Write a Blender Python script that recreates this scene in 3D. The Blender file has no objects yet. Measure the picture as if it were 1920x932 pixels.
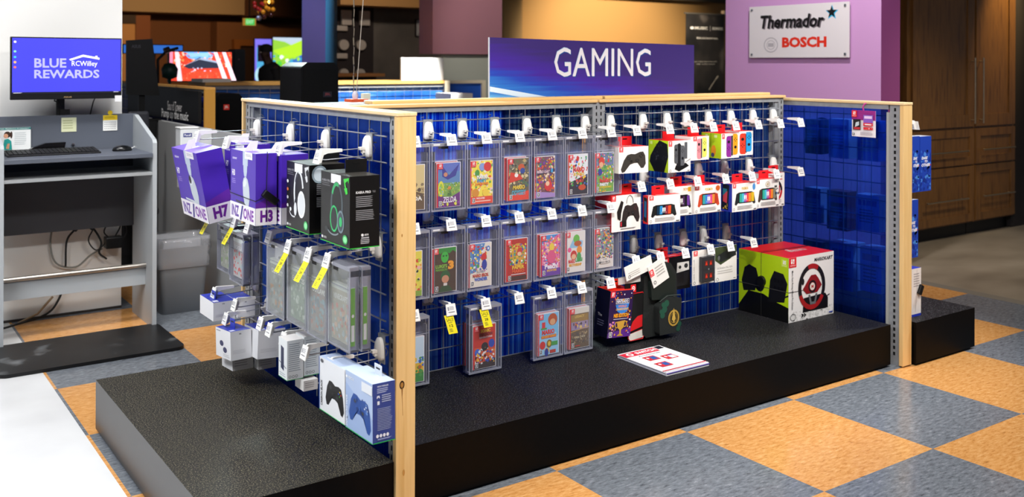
import bpy, math, random
from mathutils import Vector, Matrix
R = math.radians
random.seed(7)
sc = bpy.context.scene
COL = sc.collection

# ---------------------------------------------------------------- camera
CAM_Z, YAW, ROLL, FPX, CY = 1.4323, .9592, .0039, 1823.1, 117.8
sA, cA = math.sin(YAW), math.cos(YAW)
cr, sr = math.cos(ROLL), math.sin(ROLL)
lat = Vector((sA, -cA, 0)); fwd = Vector((cA, sA, 0)); up = Vector((0, 0, 1))
right = lat*cr + up*sr; upv = up*cr - lat*sr
cd = bpy.data.cameras.new('camera'); cam = bpy.data.objects.new('camera', cd); COL.objects.link(cam)
m = Matrix((right, upv, -fwd)).transposed().to_4x4(); m.translation = (0, 0, CAM_Z)
cam.matrix_world = m
cd.sensor_width = 36; cd.lens = FPX/1920*36; cd.shift_y = -(466-CY)/1920
cd.clip_start = .05; cd.clip_end = 100
cd.dof.use_dof = True; cd.dof.focus_distance = 3.55; cd.dof.aperture_fstop = 3.6
sc.camera = cam

def ray(u, v):
    a = (u-960)/FPX; b = -(v-CY)/FPX
    l = a*cr - b*sr; z = b*cr + a*sr
    return Vector((l*sA+cA, -l*cA+sA, z))
def PY(u, v, y):
    r = ray(u, v); return Vector((0, 0, CAM_Z)) + r*(y/r.y)
def PX(u, v, x):
    r = ray(u, v); return Vector((0, 0, CAM_Z)) + r*(x/r.x)

# ---------------------------------------------------------------- world, lights, exposure
w = bpy.data.worlds.new('world'); sc.world = w; w.use_nodes = True
w.node_tree.nodes['Background'].inputs[0].default_value = (.80, .86, 1, 1)
w.node_tree.nodes['Background'].inputs[1].default_value = .20
def area(name, loc, size, power, color=(1, 1, 1), rot=(0, 0, 0), spread=180):
    d = bpy.data.lights.new(name, 'AREA'); d.shape = 'RECTANGLE'; d.size, d.size_y = size
    d.energy = power; d.color = color; d.spread = R(spread)
    o = bpy.data.objects.new(name, d); o.location = loc; o.rotation_euler = rot; COL.objects.link(o); return o
def spot(name, loc, target, power, color, angle, blend=.5, rad=.06):
    d = bpy.data.lights.new(name, 'SPOT'); d.energy = power; d.color = color; d.spot_size = R(angle); d.spot_blend = blend
    d.shadow_soft_size = rad
    o = bpy.data.objects.new(name, d); o.location = loc
    o.rotation_euler = (Vector(target)-Vector(loc)).to_track_quat('-Z', 'Y').to_euler(); COL.objects.link(o); return o
area('fill_light_front', (2.2, .9, 3.3), (2.6, .6), 190, (1, .985, .96))  # unseen area lamp added overhead to light the display from the front
area('fill_light_left', (-1.1, 3.0, 3.3), (.8, 2.4), 190, (.96, .98, 1))  # added out of view to brighten the faces turned left
area('fill_light_kiosk', (.8, 4.5, 3.3), (1.2, .6), 75, (1, .98, .95))  # unseen area lamp added to brighten kiosk and half wall
spot('track_light_display', (1.6, .9, 3.2), (2.6, 3.3, .7), 230, (1, .96, .9), 55, .7, .10)
spot('track_light_display', (3.6, 1.1, 3.2), (3.8, 3.2, .7), 190, (1, .95, .88), 50, .7, .10)
spot('track_light_display', (-.4, 2.3, 3.2), (1.3, 3.1, .8), 120, (.97, .98, 1), 48, .7, .10)
spot('track_light_counter', (5.0, 7.0, 3.2), (4.45, 8.6, 1.15), 2200, (1, .98, .93), 34, .25, .05)
spot('fill_light_back_panel', (2.9, 8.0, 3.2), (2.05, 3.5, 1.22), 8500, (.80, 1, .98), 14, .9, .55)  # added behind the blue sheet to make its top glow cyan
spot('fill_light_back_panel', (3.9, 7.6, 3.2), (3.15, 3.5, 1.1), 1500, (.80, 1, .98), 30, .9, .5)  # second added backlight, aimed at the sheet's right half
spot('track_light_purple_wall', (4.6, 3.6, 3.2), (5.9, 4.7, 1.3), 240, (1, .97, .95), 70, .8, .05)
spot('track_light_cabinet', (8.62, 3.95, 2.75), (8.42, 4.45, 1.95), 170, (1, .70, .30), 50, .8, .05)
spot('track_light_soffit', (4.5, 14.5, 2.9), (4.7, 18.5, 2.1), 420, (1, .62, .30), 80, .8, .1)
spot('track_light_orange_wall', (10, 9.5, 3.1), (10.4, 12, 1.6), 900, (1, .86, .66), 85, .8, .1)
spot('track_light_column', (3.2, 8.6, 3.1), (3.9, 10, 1.6), 140, (.8, .82, 1), 60, .7, .1)
spot('fill_light_aisle', (6.9, 3.0, 3.2), (6.9, 3.4, 0), 230, (1, .88, .7), 80, .8, .1)  # unseen lamp, raised to lighten the concrete floor
spot('fill_light_far_side', (5.7, 2.1, 3.2), (4.3, 3.1, .7), 420, (.95, .97, 1), 50, .7, .1)  # added beyond the right sheet so the boxes show through
spot('track_light_mauve', (5.2, 7.3, 3.2), (6.6, 9.3, 1.5), 220, (1, .92, .85), 60, .8, .1)
spot('fill_light_sound_board', (.9, 6.9, 3.2), (1.98, 7.1, 1.1), 110, (1, .95, .9), 50, .8, .1)  # added to lift the white words on the sound board
spot('track_light_speaker_wall', (5.4, 9.6, 3.2), (6.0, 12, 1.6), 160, (1, .9, .8), 70, .8, .1)
spot('fill_light_teal', (5.8, 8.9, 3.1), (4.45, 10.4, 1.6), 260, (.9, .95, 1), 50, .7, .1)  # added to brighten the column's teal face
spot('fill_light_bin', (1.3, 4.3, 3.2), (1.85, 5.9, .5), 150, (.98, .99, 1), 45, .8, .1)  # added to brighten the bin and the half wall
spot('fill_light_desk', (.9, 3.5, 3.2), (1.0, 5.9, .3), 70, (1, .98, .95), 38, .8, .1)  # added to brighten the white wall under the desk
spot('track_light_kiosk_wall', (.9, 4.2, 3.2), (.9, 5.94, 1.7), 30, (1, .98, .95), 80, .8, .1)
vs = sc.view_settings; vs.view_transform = 'Standard'; vs.look = 'None'; vs.gamma = 1; vs.use_curve_mapping = False
vs.exposure = -.38
sc.cycles.transparent_max_bounces = 40; sc.cycles.max_bounces = 8
sc.cycles.diffuse_bounces = 3; sc.cycles.glossy_bounces = 3; sc.cycles.transmission_bounces = 6
sc.cycles.sample_clamp_indirect = 4; sc.cycles.caustics_reflective = False; sc.cycles.caustics_refractive = False

# ---------------------------------------------------------------- materials
_M = {}
def lin(h):
    h = h.lstrip('#'); c = [int(h[i:i+2], 16)/255 for i in (0, 2, 4)]
    return tuple(x/12.92 if x <= .04045 else ((x+.055)/1.055)**2.4 for x in c) + (1,)
def M(h, rough=.5, metal=0, emit=0, spec=.35):
    k = (h, rough, metal, emit, spec)
    if k in _M: return _M[k]
    mt = bpy.data.materials.new('paint_'+h.lstrip('#')); mt.use_nodes = True
    b = mt.node_tree.nodes['Principled BSDF']; b.inputs['Base Color'].default_value = lin(h)
    b.inputs['Roughness'].default_value = rough; b.inputs['Metallic'].default_value = metal
    b.inputs['Specular IOR Level'].default_value = spec
    if emit: b.inputs['Emission Color'].default_value = lin(h); b.inputs['Emission Strength'].default_value = emit
    _M[k] = mt; return mt
def nodemat(name):
    mt = bpy.data.materials.new(name); mt.use_nodes = True; nt = mt.node_tree
    b = nt.nodes['Principled BSDF']
    def N(t, **kw):
        n = nt.nodes.new(t)
        for k, v in kw.items():
            if k.startswith('i_'): n.inputs[k[2:].replace('_', ' ')].default_value = v
            else: setattr(n, k, v)
        return n
    return mt, nt, b, N, nt.links.new
def ramp(N, stops):
    r = N('ShaderNodeValToRGB'); e = r.color_ramp.elements
    while len(e) > 1: e.remove(e[0])
    e[0].position, e[0].color = stops[0][0], lin(stops[0][1])
    for p, c in stops[1:]:
        x = e.new(p); x.color = lin(c)
    return r
def noise_mat(name, stops, scale=(1, 1, 1), nscale=5, detail=4, rough=.5, bump=0, spec=.5, metal=0, kind='noise', coord='Object'):
    mt, nt, b, N, L = nodemat(name)
    tc = N('ShaderNodeTexCoord'); mp = N('ShaderNodeMapping'); mp.inputs['Scale'].default_value = scale
    L(tc.outputs[coord], mp.inputs[0])
    t = N('ShaderNodeTexNoise'); t.inputs['Scale'].default_value = nscale; t.inputs['Detail'].default_value = detail
    L(mp.outputs[0], t.inputs['Vector'])
    r = ramp(N, stops); L(t.outputs['Fac'], r.inputs[0]); L(r.outputs[0], b.inputs['Base Color'])
    b.inputs['Roughness'].default_value = rough; b.inputs['Specular IOR Level'].default_value = spec; b.inputs['Metallic'].default_value = metal
    if bump:
        bp = N('ShaderNodeBump'); bp.inputs['Strength'].default_value = bump; bp.inputs['Distance'].default_value = .002
        L(t.outputs['Fac'], bp.inputs['Height']); L(bp.outputs[0], b.inputs['Normal'])
    return mt
PINE_Z = noise_mat('pine_upright', [(.3, 'D9AE6C'), (.5, 'E6C184'), (.7, 'DFB676')], (40, 40, 1.5), 1.2, 3, .45)
PINE_X = noise_mat('pine_along', [(.3, 'D6A866'), (.5, 'E4BC7E'), (.7, 'DDB273')], (1.5, 40, 40), 1.2, 3, .45)
PINE_Y = noise_mat('pine_across', [(.3, 'DDBA80'), (.5, 'EBD0A0'), (.7, 'E2C18A')], (40, 1.5, 40), 1.2, 3, .45)
STEEL = noise_mat('grey_powder_steel', [(.3, '85888C'), (.7, '94979B')], (1, 1, 1), 30, 2, .45)
WIRE = M('A9AAB0', .3, .75)
CHROME = M('C9CBD0', .15, 1)
WHITE = M('F2F0EC', .4); WHITE2 = M('E9E5DE', .45); BLACK = M('0B0B0C', .45, 0, 0, .3); INK = M('222222', .6)
PLAT = noise_mat('black_grit_top', [(.38, '0A0A09'), (.54, '1E1D1A'), (.66, '706A56')], (1, 1, 1), 230, 1, .55, .4, .3)
PLATS = noise_mat('black_laminate_side', [(.4, '040404'), (.7, '080707')], (1, 1, 1), 60, 2, .32, 0, .42)
PLATM = noise_mat('black_grit_top_dark', [(.40, '050506'), (.56, '111113'), (.68, '504E50')], (1, 1, 1), 230, 1, .55, .4, .25)  # darker, more neutral copy of the grit top
PLATSM = noise_mat('black_laminate_front', [(.4, '040303'), (.7, '070505')], (1, 1, 1), 60, 2, .5, 0, .12)
CABW = noise_mat('stained_oak', [(.3, '5A3A1C'), (.5, '7C5529'), (.7, '684622')], (14, 14, 1.2), 2.5, 5, .45)

def clear_mat(name, tint, gloss, haze, hazecol):
    mt, nt, b, N, L = nodemat(name)
    nt.nodes.remove(b); out = nt.nodes['Material Output']
    tr = N('ShaderNodeBsdfTransparent'); tr.inputs[0].default_value = lin(tint)
    df = N('ShaderNodeBsdfDiffuse'); df.inputs[0].default_value = lin(hazecol)
    gl = N('ShaderNodeBsdfGlossy'); gl.inputs['Roughness'].default_value = .06
    m1 = N('ShaderNodeMixShader'); m1.inputs[0].default_value = haze; L(tr.outputs[0], m1.inputs[1]); L(df.outputs[0], m1.inputs[2])
    lw = N('ShaderNodeFresnel'); lw.inputs[0].default_value = 1.08 + gloss
    m2 = N('ShaderNodeMixShader'); L(lw.outputs[0], m2.inputs[0]); L(m1.outputs[0], m2.inputs[1]); L(gl.outputs[0], m2.inputs[2])
    L(m2.outputs[0], out.inputs[0]); return mt
CLEAR = clear_mat('clear_styrene', 'F8F8FC', .08, .05, 'E4E6F4')  # diffuse haze mixed in to brighten the clear plastic
EDGE = clear_mat('clear_styrene_edge', 'ECEDF6', .12, .28, 'E2E4F2')  # stronger pale haze paints the case edges bright
GLARE = clear_mat('case_front_glare', 'F8FAF8', .2, .20, 'F4F8F4')  # white haze mixed in for glare on the case fronts
LINER = clear_mat('bin_liner_film', 'F6F6F8', .3, .30, 'D9DADF')

def poly_mat(name, tint, trans, c1, c2, axis):
    mt, nt, b, N, L = nodemat(name)
    nt.nodes.remove(b); out = nt.nodes['Material Output']
    tc = N('ShaderNodeTexCoord'); mp = N('ShaderNodeMapping')
    mp.inputs['Scale'].default_value = (150, 1, .6) if axis == 'x' else (1, 150, .6)
    L(tc.outputs['Object'], mp.inputs[0])
    t = N('ShaderNodeTexNoise'); t.inputs['Scale'].default_value = 1.0; t.inputs['Detail'].default_value = 3
    L(mp.outputs[0], t.inputs['Vector'])
    r = ramp(N, [(.46, c1), (.76, c2)]); L(t.outputs['Fac'], r.inputs[0])  # pale streak colour stands in for highlights on the ribs
    bp = N('ShaderNodeBump'); bp.inputs['Strength'].default_value = .8; bp.inputs['Distance'].default_value = .003
    L(t.outputs['Fac'], bp.inputs['Height'])
    tr = N('ShaderNodeBsdfTransparent'); tr.inputs[0].default_value = lin(tint)
    tl = N('ShaderNodeBsdfTranslucent'); L(r.outputs[0], tl.inputs[0]); L(bp.outputs[0], tl.inputs['Normal'])
    df = N('ShaderNodeBsdfDiffuse'); L(r.outputs[0], df.inputs[0])
    gl = N('ShaderNodeBsdfGlossy'); gl.inputs['Roughness'].default_value = .18; gl.inputs[0].default_value = lin('8FC4FF'); L(bp.outputs[0], gl.inputs['Normal'])
    a = N('ShaderNodeMixShader'); a.inputs[0].default_value = .15; L(tl.outputs[0], a.inputs[1]); L(df.outputs[0], a.inputs[2])
    c = N('ShaderNodeMixShader'); c.inputs[0].default_value = trans; L(a.outputs[0], c.inputs[1]); L(tr.outputs[0], c.inputs[2])
    f = N('ShaderNodeFresnel'); f.inputs[0].default_value = 1.3; L(bp.outputs[0], f.inputs['Normal'])
    d = N('ShaderNodeMixShader'); L(f.outputs[0], d.inputs[0]); L(c.outputs[0], d.inputs[1]); L(gl.outputs[0], d.inputs[2])
    L(d.outputs[0], out.inputs[0]); return mt
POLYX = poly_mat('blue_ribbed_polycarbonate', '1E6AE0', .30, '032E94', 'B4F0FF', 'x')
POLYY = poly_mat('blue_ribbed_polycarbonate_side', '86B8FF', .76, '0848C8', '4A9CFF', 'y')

# ---------------------------------------------------------------- mesh helper
class MB:
    def __init__(s): s.v = []; s.f = []; s.mi = []; s.sm = []; s.mats = []
    def mid(s, mt):
        if mt not in s.mats: s.mats.append(mt)
        return s.mats.index(mt)
    def add(s, vs_, fs, mt, smooth=False, T=None):
        b = len(s.v)
        s.v += [tuple(T @ Vector(p)) if T else tuple(p) for p in vs_]
        k = s.mid(mt)
        for f in fs: s.f.append([b+i for i in f]); s.mi.append(k); s.sm.append(smooth)
        return s
    def box(s, x0, x1, y0, y1, z0, z1, mt, T=None, F=None, L=None, Tp=None):
        vs_ = [(x0, y0, z0), (x1, y0, z0), (x1, y1, z0), (x0, y1, z0), (x0, y0, z1), (x1, y0, z1), (x1, y1, z1), (x0, y1, z1)]
        fs = [[0, 3, 2, 1], [2, 3, 7, 6], [1, 2, 6, 5]]
        for q, mm in (([0, 1, 5, 4], F), ([3, 0, 4, 7], L), ([4, 5, 6, 7], Tp)):
            if mm is None: fs.append(q)
            else: s.add(vs_, [q], mm, False, T)
        return s.add(vs_, fs, mt, False, T)
    def tube(s, pts, r, mt, n=6, cap=True, T=None):
        pts = [Vector(p) for p in pts]; vs_ = []; fs = []; prev = None
        for i, p in enumerate(pts):
            d = (pts[min(i+1, len(pts)-1)]-pts[max(i-1, 0)]).normalized()
            if prev is None:
                a = d.orthogonal().normalized()
            else:
                a = prev - d*prev.dot(d)
                a = a.normalized() if a.length > 1e-6 else d.orthogonal().normalized()
            prev = a; b = d.cross(a); rr = r[i] if isinstance(r, (list, tuple)) else r
            for k in range(n):
                t = 2*math.pi*k/n; vs_.append(p + (a*math.cos(t)+b*math.sin(t))*rr)
        for i in range(len(pts)-1):
            for k in range(n):
                fs.append([i*n+k, i*n+(k+1) % n, (i+1)*n+(k+1) % n, (i+1)*n+k])
        s.add(vs_, fs, mt, n > 5, T)
        if cap: s.add(vs_, [list(range(n))[::-1], [(len(pts)-1)*n+k for k in range(n)]], mt, False, T)
        return s
    def prism(s, pts, o, ux, uy, nrm, depth, mt, mt2=None, T=None, smooth=False):
        o, ux, uy, nrm = map(Vector, (o, ux, uy, nrm)); n = len(pts)
        vs_ = [o+ux*p[0]+uy*p[1] for p in pts] + [o+ux*p[0]+uy*p[1]+nrm*depth for p in pts]
        s.add(vs_, [list(range(n))[::-1], list(range(n, 2*n))], mt2 or mt, False, T)
        return s.add(vs_, [[i, (i+1) % n, n+(i+1) % n, n+i] for i in range(n)], mt, smooth, T)
    def lathe(s, prof, c, mt, n=16, T=None, sx=1, sy=1):
        vs_ = []; fs = []
        for r_, z in prof:
            for k in range(n):
                t = 2*math.pi*k/n; vs_.append((c[0]+r_*sx*math.cos(t), c[1]+r_*sy*math.sin(t), c[2]+z))
        for i in range(len(prof)-1):
            for k in range(n): fs.append([i*n+k, i*n+(k+1) % n, (i+1)*n+(k+1) % n, (i+1)*n+k])
        s.add(vs_, fs, mt, True, T)
        return s.add(vs_, [list(range(n))[::-1], [(len(prof)-1)*n+k for k in range(n)]], mt, False, T)
    def art(s, o, ux, uy, w, h, T=None): return Art(s, o, ux, uy, w, h, T)
    def build(s, name, parent=None, bevel=0, seg=2, **props):
        me = bpy.data.meshes.new(name)
        off = parent_loc(parent) if parent else Vector((0, 0, 0))
        me.from_pydata([tuple(Vector(p)-off) for p in s.v], [], s.f)
        for mt in s.mats: me.materials.append(mt)
        me.polygons.foreach_set('material_index', s.mi); me.polygons.foreach_set('use_smooth', s.sm)
        me.update()
        o = bpy.data.objects.new(name, me); COL.objects.link(o)
        if parent: o.parent = parent
        if bevel:
            b = o.modifiers.new('bevel', 'BEVEL'); b.width = bevel; b.segments = seg; b.limit_method = 'ANGLE'; b.angle_limit = R(40)
        for k, v in props.items(): o[k] = v
        return o
def parent_loc(p):
    v = Vector((0, 0, 0))
    while p: v += p.location; p = p.parent
    return v

_T = {}
def text_mesh(s, bold, shear):
    k = (s, bold, shear)
    if k not in _T:
        c = bpy.data.curves.new('t', 'FONT'); c.body = s; c.resolution_u = 2; c.offset = bold; c.shear = shear
        o = bpy.data.objects.new('t', c); me = o.to_mesh()
        vs_ = [tuple(x.co) for x in me.vertices]; fs = [list(p.vertices) for p in me.polygons]
        o.to_mesh_clear(); bpy.data.objects.remove(o); bpy.data.curves.remove(c)
        xs = [q[0] for q in vs_]; ys = [q[1] for q in vs_]
        x0, y0, w_, h_ = min(xs), min(ys), max(xs)-min(xs), max(ys)-min(ys)
        _T[k] = ([((q[0]-x0)/w_, (q[1]-y0)/h_) for q in vs_], fs)
    return _T[k]
def curve(pts, n=6):
    pts = [Vector(p) for p in pts]; q = [pts[0]*2-pts[1]]+pts+[pts[-1]*2-pts[-2]]; o = []
    for i in range(1, len(q)-2):
        for k in range(n):
            t = k/n; a, b, c, d = q[i-1:i+3]
            o.append(.5*((2*b)+(c-a)*t+(2*a-5*b+4*c-d)*t*t+(3*b-a-3*c+d)*t**3))
    return o+[pts[-1]]
class Art:
    """flat print laid on a face: coordinates run 0..1 across and up the face"""
    def __init__(s, mb, o, ux, uy, w, h, T):
        s.mb = mb; s.o = Vector(o); s.ux = Vector(ux); s.uy = Vector(uy); s.w = w; s.h = h; s.T = T
        s.n = s.ux.cross(s.uy).normalized(); s.k = 1
        s.mk = M
    def P(s, x, y): return s.o + s.ux*(x*s.w) + s.uy*(y*s.h) + s.n*(.00009*s.k+.0001)
    def p(s, pts, c):
        mt = c if not isinstance(c, str) else s.mk(c)
        s.mb.add([s.P(*q) for q in pts], [list(range(len(pts)))], mt, False, s.T); s.k += 1; return s
    def r(s, x0, y0, x1, y1, c): return s.p([(x0, y0), (x1, y0), (x1, y1), (x0, y1)], c)
    def e(s, cx, cy, rx, ry, c, n=14, a0=0, a1=360):
        full = a1-a0 >= 360
        return s.p([(cx+rx*math.cos(R(a0+(a1-a0)*i/(n if full else n-1))), cy+ry*math.sin(R(a0+(a1-a0)*i/(n if full else n-1)))) for i in range(n)], c)
    def ring(s, cx, cy, rx, ry, t, c, a0=0, a1=360, n=18):
        vs_ = []; fs = []; tx = t*s.h/s.w
        for i in range(n+1):
            a = R(a0+(a1-a0)*i/n)
            vs_ += [s.P(cx+rx*math.cos(a), cy+ry*math.sin(a)), s.P(cx+(rx-tx)*math.cos(a), cy+(ry-t)*math.sin(a))]
        fs = [[2*i, 2*i+1, 2*i+3, 2*i+2] for i in range(n)]
        s.mb.add(vs_, fs, s.mk(c) if isinstance(c, str) else c, False, s.T); s.k += 1; return s
    def ln(s, pts, t, c):
        for a, b in zip(pts[:-1], pts[1:]):
            dx, dy = (b[0]-a[0])*s.w, (b[1]-a[1])*s.h; l = math.hypot(dx, dy) or 1
            nx, ny = -dy/l*t*s.h/2/s.w, dx/l*t/2
            s.mb.add([s.P(a[0]-nx, a[1]-ny), s.P(b[0]-nx, b[1]-ny), s.P(b[0]+nx, b[1]+ny), s.P(a[0]+nx, a[1]+ny)], [[0, 1, 2, 3]], s.mk(c), False, s.T)
        s.k += 1; return s
    def t(s, txt, x, y, w, h, c, bold=.02, shear=0, vert=False):
        vs_, fs = text_mesh(txt, bold, shear)
        if vert: pts = [s.P(x+(1-q[1])*w if vert == 'd' else x+q[1]*w, y+((1-q[0]) if vert == 'd' else q[0])*h) for q in vs_]
        else: pts = [s.P(x+q[0]*w, y+q[1]*h) for q in vs_]
        if vert == 'd': pts = [s.P(x+q[1]*w, y+(1-q[0])*h) for q in vs_]
        if vert is True: pts = [s.P(x+(1-q[1])*w, y+q[0]*h) for q in vs_]
        s.mb.add(pts, fs, s.mk(c), False, s.T); s.k += 1; return s
    def lines(s, x0, y0, x1, y1, n, c, seed=1):
        rnd = random.Random(seed); dy = (y1-y0)/n
        for i in range(n):
            s.mb.add([s.P(x0, y1-dy*i-dy*.55), s.P(x0+(x1-x0)*rnd.uniform(.7, 1), y1-dy*i-dy*.55), s.P(x1-(x1-x0)*.1, y1-dy*i-dy*.1), s.P(x0, y1-dy*i-dy*.1)], [[0, 1, 2, 3]], s.mk(c), False, s.T)
        s.k += 1; return s
    def scatter(s, n, x0, y0, x1, y1, cols, sz, seed):
        rnd = random.Random(seed); asp = s.w/s.h
        if n > 20: n = int(n*2.1); sz *= .68
        for i in range(n):
            cx, cy = rnd.uniform(x0, x1), rnd.uniform(y0, y1); q = sz*rnd.uniform(.5, 1.2); k = rnd.randint(5, 8); ph = rnd.uniform(0, 6)
            pts = [(min(max(cx+q/asp*rnd.uniform(.6, 1.1)*math.cos(ph+6.283*j/k), x0), x1), min(max(cy+q*rnd.uniform(.6, 1.1)*math.sin(ph+6.283*j/k), y0), y1)) for j in range(k)]
            s.mb.add([s.P(*z) for z in pts], [list(range(k))], s.mk(rnd.choice(cols)), False, s.T)
            if i % 8 == 0: s.k += 1
        s.k += 1; return s

def tag(o, label=None, cat=None, group=None, kind=None):
    if label: o['label'] = label
    if cat: o['category'] = cat
    if group: o['group'] = group
    if kind: o['kind'] = kind
    return o
def empty(name, loc, label, cat, group=None, rz=0):
    o = bpy.data.objects.new(name, None); o.location = loc; o.rotation_euler = (0, 0, rz); o.empty_display_size = .05
    COL.objects.link(o); return tag(o, label, cat, group)
def copy_tree(o, parent=None):
    c = o.copy(); COL.objects.link(c)
    if parent: c.parent = parent
    for ch in list(o.children): copy_tree(ch, c)
    return c
X3, Y3, Z3 = Vector((1, 0, 0)), Vector((0, 1, 0)), Vector((0, 0, 1))

# ================================================================ SETTING
def floor_mat():
    mt, nt, b, N, L = nodemat('vinyl_composition_tile')
    tc = N('ShaderNodeTexCoord'); mp = N('ShaderNodeMapping')
    s = 1/.638; mp.inputs['Scale'].default_value = (s, s, s); mp.inputs['Location'].default_value = (-2.731*s+10, -2.0625*s+10, .5)
    L(tc.outputs['Object'], mp.inputs[0])
    ck = N('ShaderNodeTexChecker'); ck.inputs['Scale'].default_value = 1; L(mp.outputs[0], ck.inputs['Vector'])
    m2 = N('ShaderNodeMapping'); m2.inputs['Scale'].default_value = (16, 52, 1); m2.inputs['Rotation'].default_value = (0, 0, .5); L(tc.outputs['Object'], m2.inputs[0])
    n = N('ShaderNodeTexNoise'); n.inputs['Scale'].default_value = 1.6; n.inputs['Detail'].default_value = 6; n.inputs['Roughness'].default_value = .75; L(m2.outputs[0], n.inputs['Vector'])
    ro = ramp(N, [(.30, '8C5A2C'), (.42, 'CE8F4E'), (.55, 'DCA262'), (.72, 'ECBE86')]); L(n.outputs['Fac'], ro.inputs[0])
    rb = ramp(N, [(.28, '2A2D32'), (.42, '666B72'), (.58, '7F848C'), (.74, 'ADB1B6')]); L(n.outputs['Fac'], rb.inputs[0])
    mx = N('ShaderNodeMix', data_type='RGBA'); L(ck.outputs['Fac'], mx.inputs[0]); L(ro.outputs[0], mx.inputs[6]); L(rb.outputs[0], mx.inputs[7])
    L(mx.outputs[2], b.inputs['Base Color']); b.inputs['Roughness'].default_value = .16
    n2 = N('ShaderNodeTexNoise'); n2.inputs['Scale'].default_value = 9; L(tc.outputs['Object'], n2.inputs['Vector'])
    mr = N('ShaderNodeMapRange'); mr.inputs['To Min'].default_value = .10; mr.inputs['To Max'].default_value = .26; L(n2.outputs['Fac'], mr.inputs[0]); L(mr.outputs[0], b.inputs['Roughness'])
    return mt
FLOOR = floor_mat()
WTILE = noise_mat('white_vinyl_tile', [(.3, 'D9DADC'), (.7, 'E6E7E9')], (1, 1, 1), 3, 3, .14)
CONC = noise_mat('stained_concrete', [(.3, '71675A'), (.5, '8A7F70'), (.7, '9C9182')], (1, 1.6, 1), 1.3, 6, .35)
EDGESTRIP = M('7C776E', .4)
mb = MB()
for x0, x1, mt in ((-4, .805, WTILE), (.805, 5.83, FLOOR), (5.83, 5.93, EDGESTRIP), (5.93, 18, CONC)):
    mb.add([(x0, -3, 0), (x1, -3, 0), (x1, 22, 0), (x0, 22, 0)], [[0, 1, 2, 3]], mt)
tag(mb.build('floor'), 'checkered orange and slate vinyl floor with white and concrete areas', 'floor', kind='structure')
def struct(name, mb, label=None, **k):
    o = mb.build(name, **k); o['kind'] = 'structure'
    if label: o['label'] = label
    o['category'] = name.split('_')[0]
    return o
struct('ceiling', MB().box(-4, 18, -3, 22, 3.4, 3.5, M('3A3532', .8)), 'dark ceiling over the showroom')
WALLW = M('E6E5E2', .6)
struct('wall_left', MB().box(-1.6, 1.392, 5.94, 6.6, 0, 3.4, WALLW), 'white painted column wall behind the service kiosk')
struct('baseboard_left', MB().box(-1.6, 1.392, 5.93, 5.94, 0, .012, M('3A3633', .5)), 'thin dark base strip of the white column wall')
TAN = M('9C6B45', .8); BROWN = M('4A3020', .8)
struct('wall_back', MB().box(3, 9.0, 19, 19.2, 0, 3.4, M('7A5236', .8)), 'tan far wall in warm light')
mb = MB(); mb.box(3.2, 6.5, 18.2, 19, 2.08+.25, 3.4, M('A89272', .8)); struct('trim_1', mb, 'pale soffit along the top of the far wall')
mb = MB(); mb.box(6.5, 9.0, 17.6, 19, 2.3, 3.4, M('5A3A28', .8)); struct('trim_2', mb, 'dark brown soffit beside the pale one')
mb = MB(); mb.box(6.1, 9.0, 18.6, 19, 0, 2.2, M('7E5638', .8)); struct('trim_3', mb, 'tan pier standing out from the far wall')
# light doorway and frame on the far wall
mb = MB(); a = PY(231, 28, 18.15); b = PY(279, 100, 18.15)
mb.box(a.x-.3, b.x-.25, 18.1, 18.2, 0, a.z-.15, M('B98A55', .6)); d = struct('door_1', mb, 'warm lit wooden door on the far wall')
mb = MB(); mb.box(b.x-.25, b.x, 18.05, 18.2, 0, a.z, M('7A4520', .6)); mb.box(a.x-.3, b.x-.25, 18.05, 18.2, a.z-.15, a.z, M('2A1A10', .6)); mb.build('door_frame', d)
mb = MB(); a = PY(436, 74, 18.5); b = PY(482, 78, 18.5); W = M('8A5524', .6)
mb.box(a.x, a.x+.12, 18.4, 18.55, 0, a.z, W); mb.box(b.x, b.x+.12, 18.4, 18.55, 0, a.z, W); mb.box(a.x+.12, b.x, 18.4, 18.55, a.z-.12, a.z, W)
mb.box(a.x+.12, b.x, 18.5, 18.55, 0, a.z-.12, M('33201A', .7))
struct('door_2', mb, 'dark doorway in a wooden frame on the far wall')
# blue angled column
def face_col(name, u0, u1, u2, y0, y1, m1, m2, label):
    a = PY(u0, 60, y0); b = PY(u1, 60, y1); c = PY(u2, 60, y1+.5)
    mb = MB(); mb.prism([(a.x, a.y), (b.x, b.y), (c.x, c.y), (a.x*1.06, a.y*1.06)], (0, 0, 0), X3, Y3, Z3, 3.4, m2)
    mb.add([(a.x, a.y-.004, 0), (b.x, b.y-.004, 0), (b.x, b.y-.004, 3.4), (a.x, a.y-.004, 3.4)], [[0, 1, 2, 3]], m1)
    return struct(name, mb, label)
face_col('wall_centre', 566, 610, 632, 10.2, 10.0, M('6B66A8', .7), M('2C6F9C', .7), 'blue and teal painted column in the background')
# acoustic wall with speakers, concrete wall, beam
a = PY(633, 5, 12); b = PY(700, 160, 12); b2 = PY(812, 160, 12)
struct('wall_far_centre', MB().box(a.x, b.x, 12, 12.1, 0, 3.4, M('2B2220', .8)), 'dark brown speaker display wall')
struct('wall_far_centre', MB().box(b.x, b2.x+1.0, 12.02, 12.12, 0, 3.4, noise_mat('grey_concrete_wall', [(.3, '4C443C'), (.7, '6B6157')], (1, 1, 1), 1.5, 5, .8)), 'grey brown concrete look wall')
mb = MB(); q = PY(632, 9, 11.7); mb.box(q.x, PY(811, 9, 11.7).x+.2, 11.6, 11.98, q.z, q.z+.5, M('B5834A', .6)); struct('trim_4', mb, 'light wood beam over the speaker wall')
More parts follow.
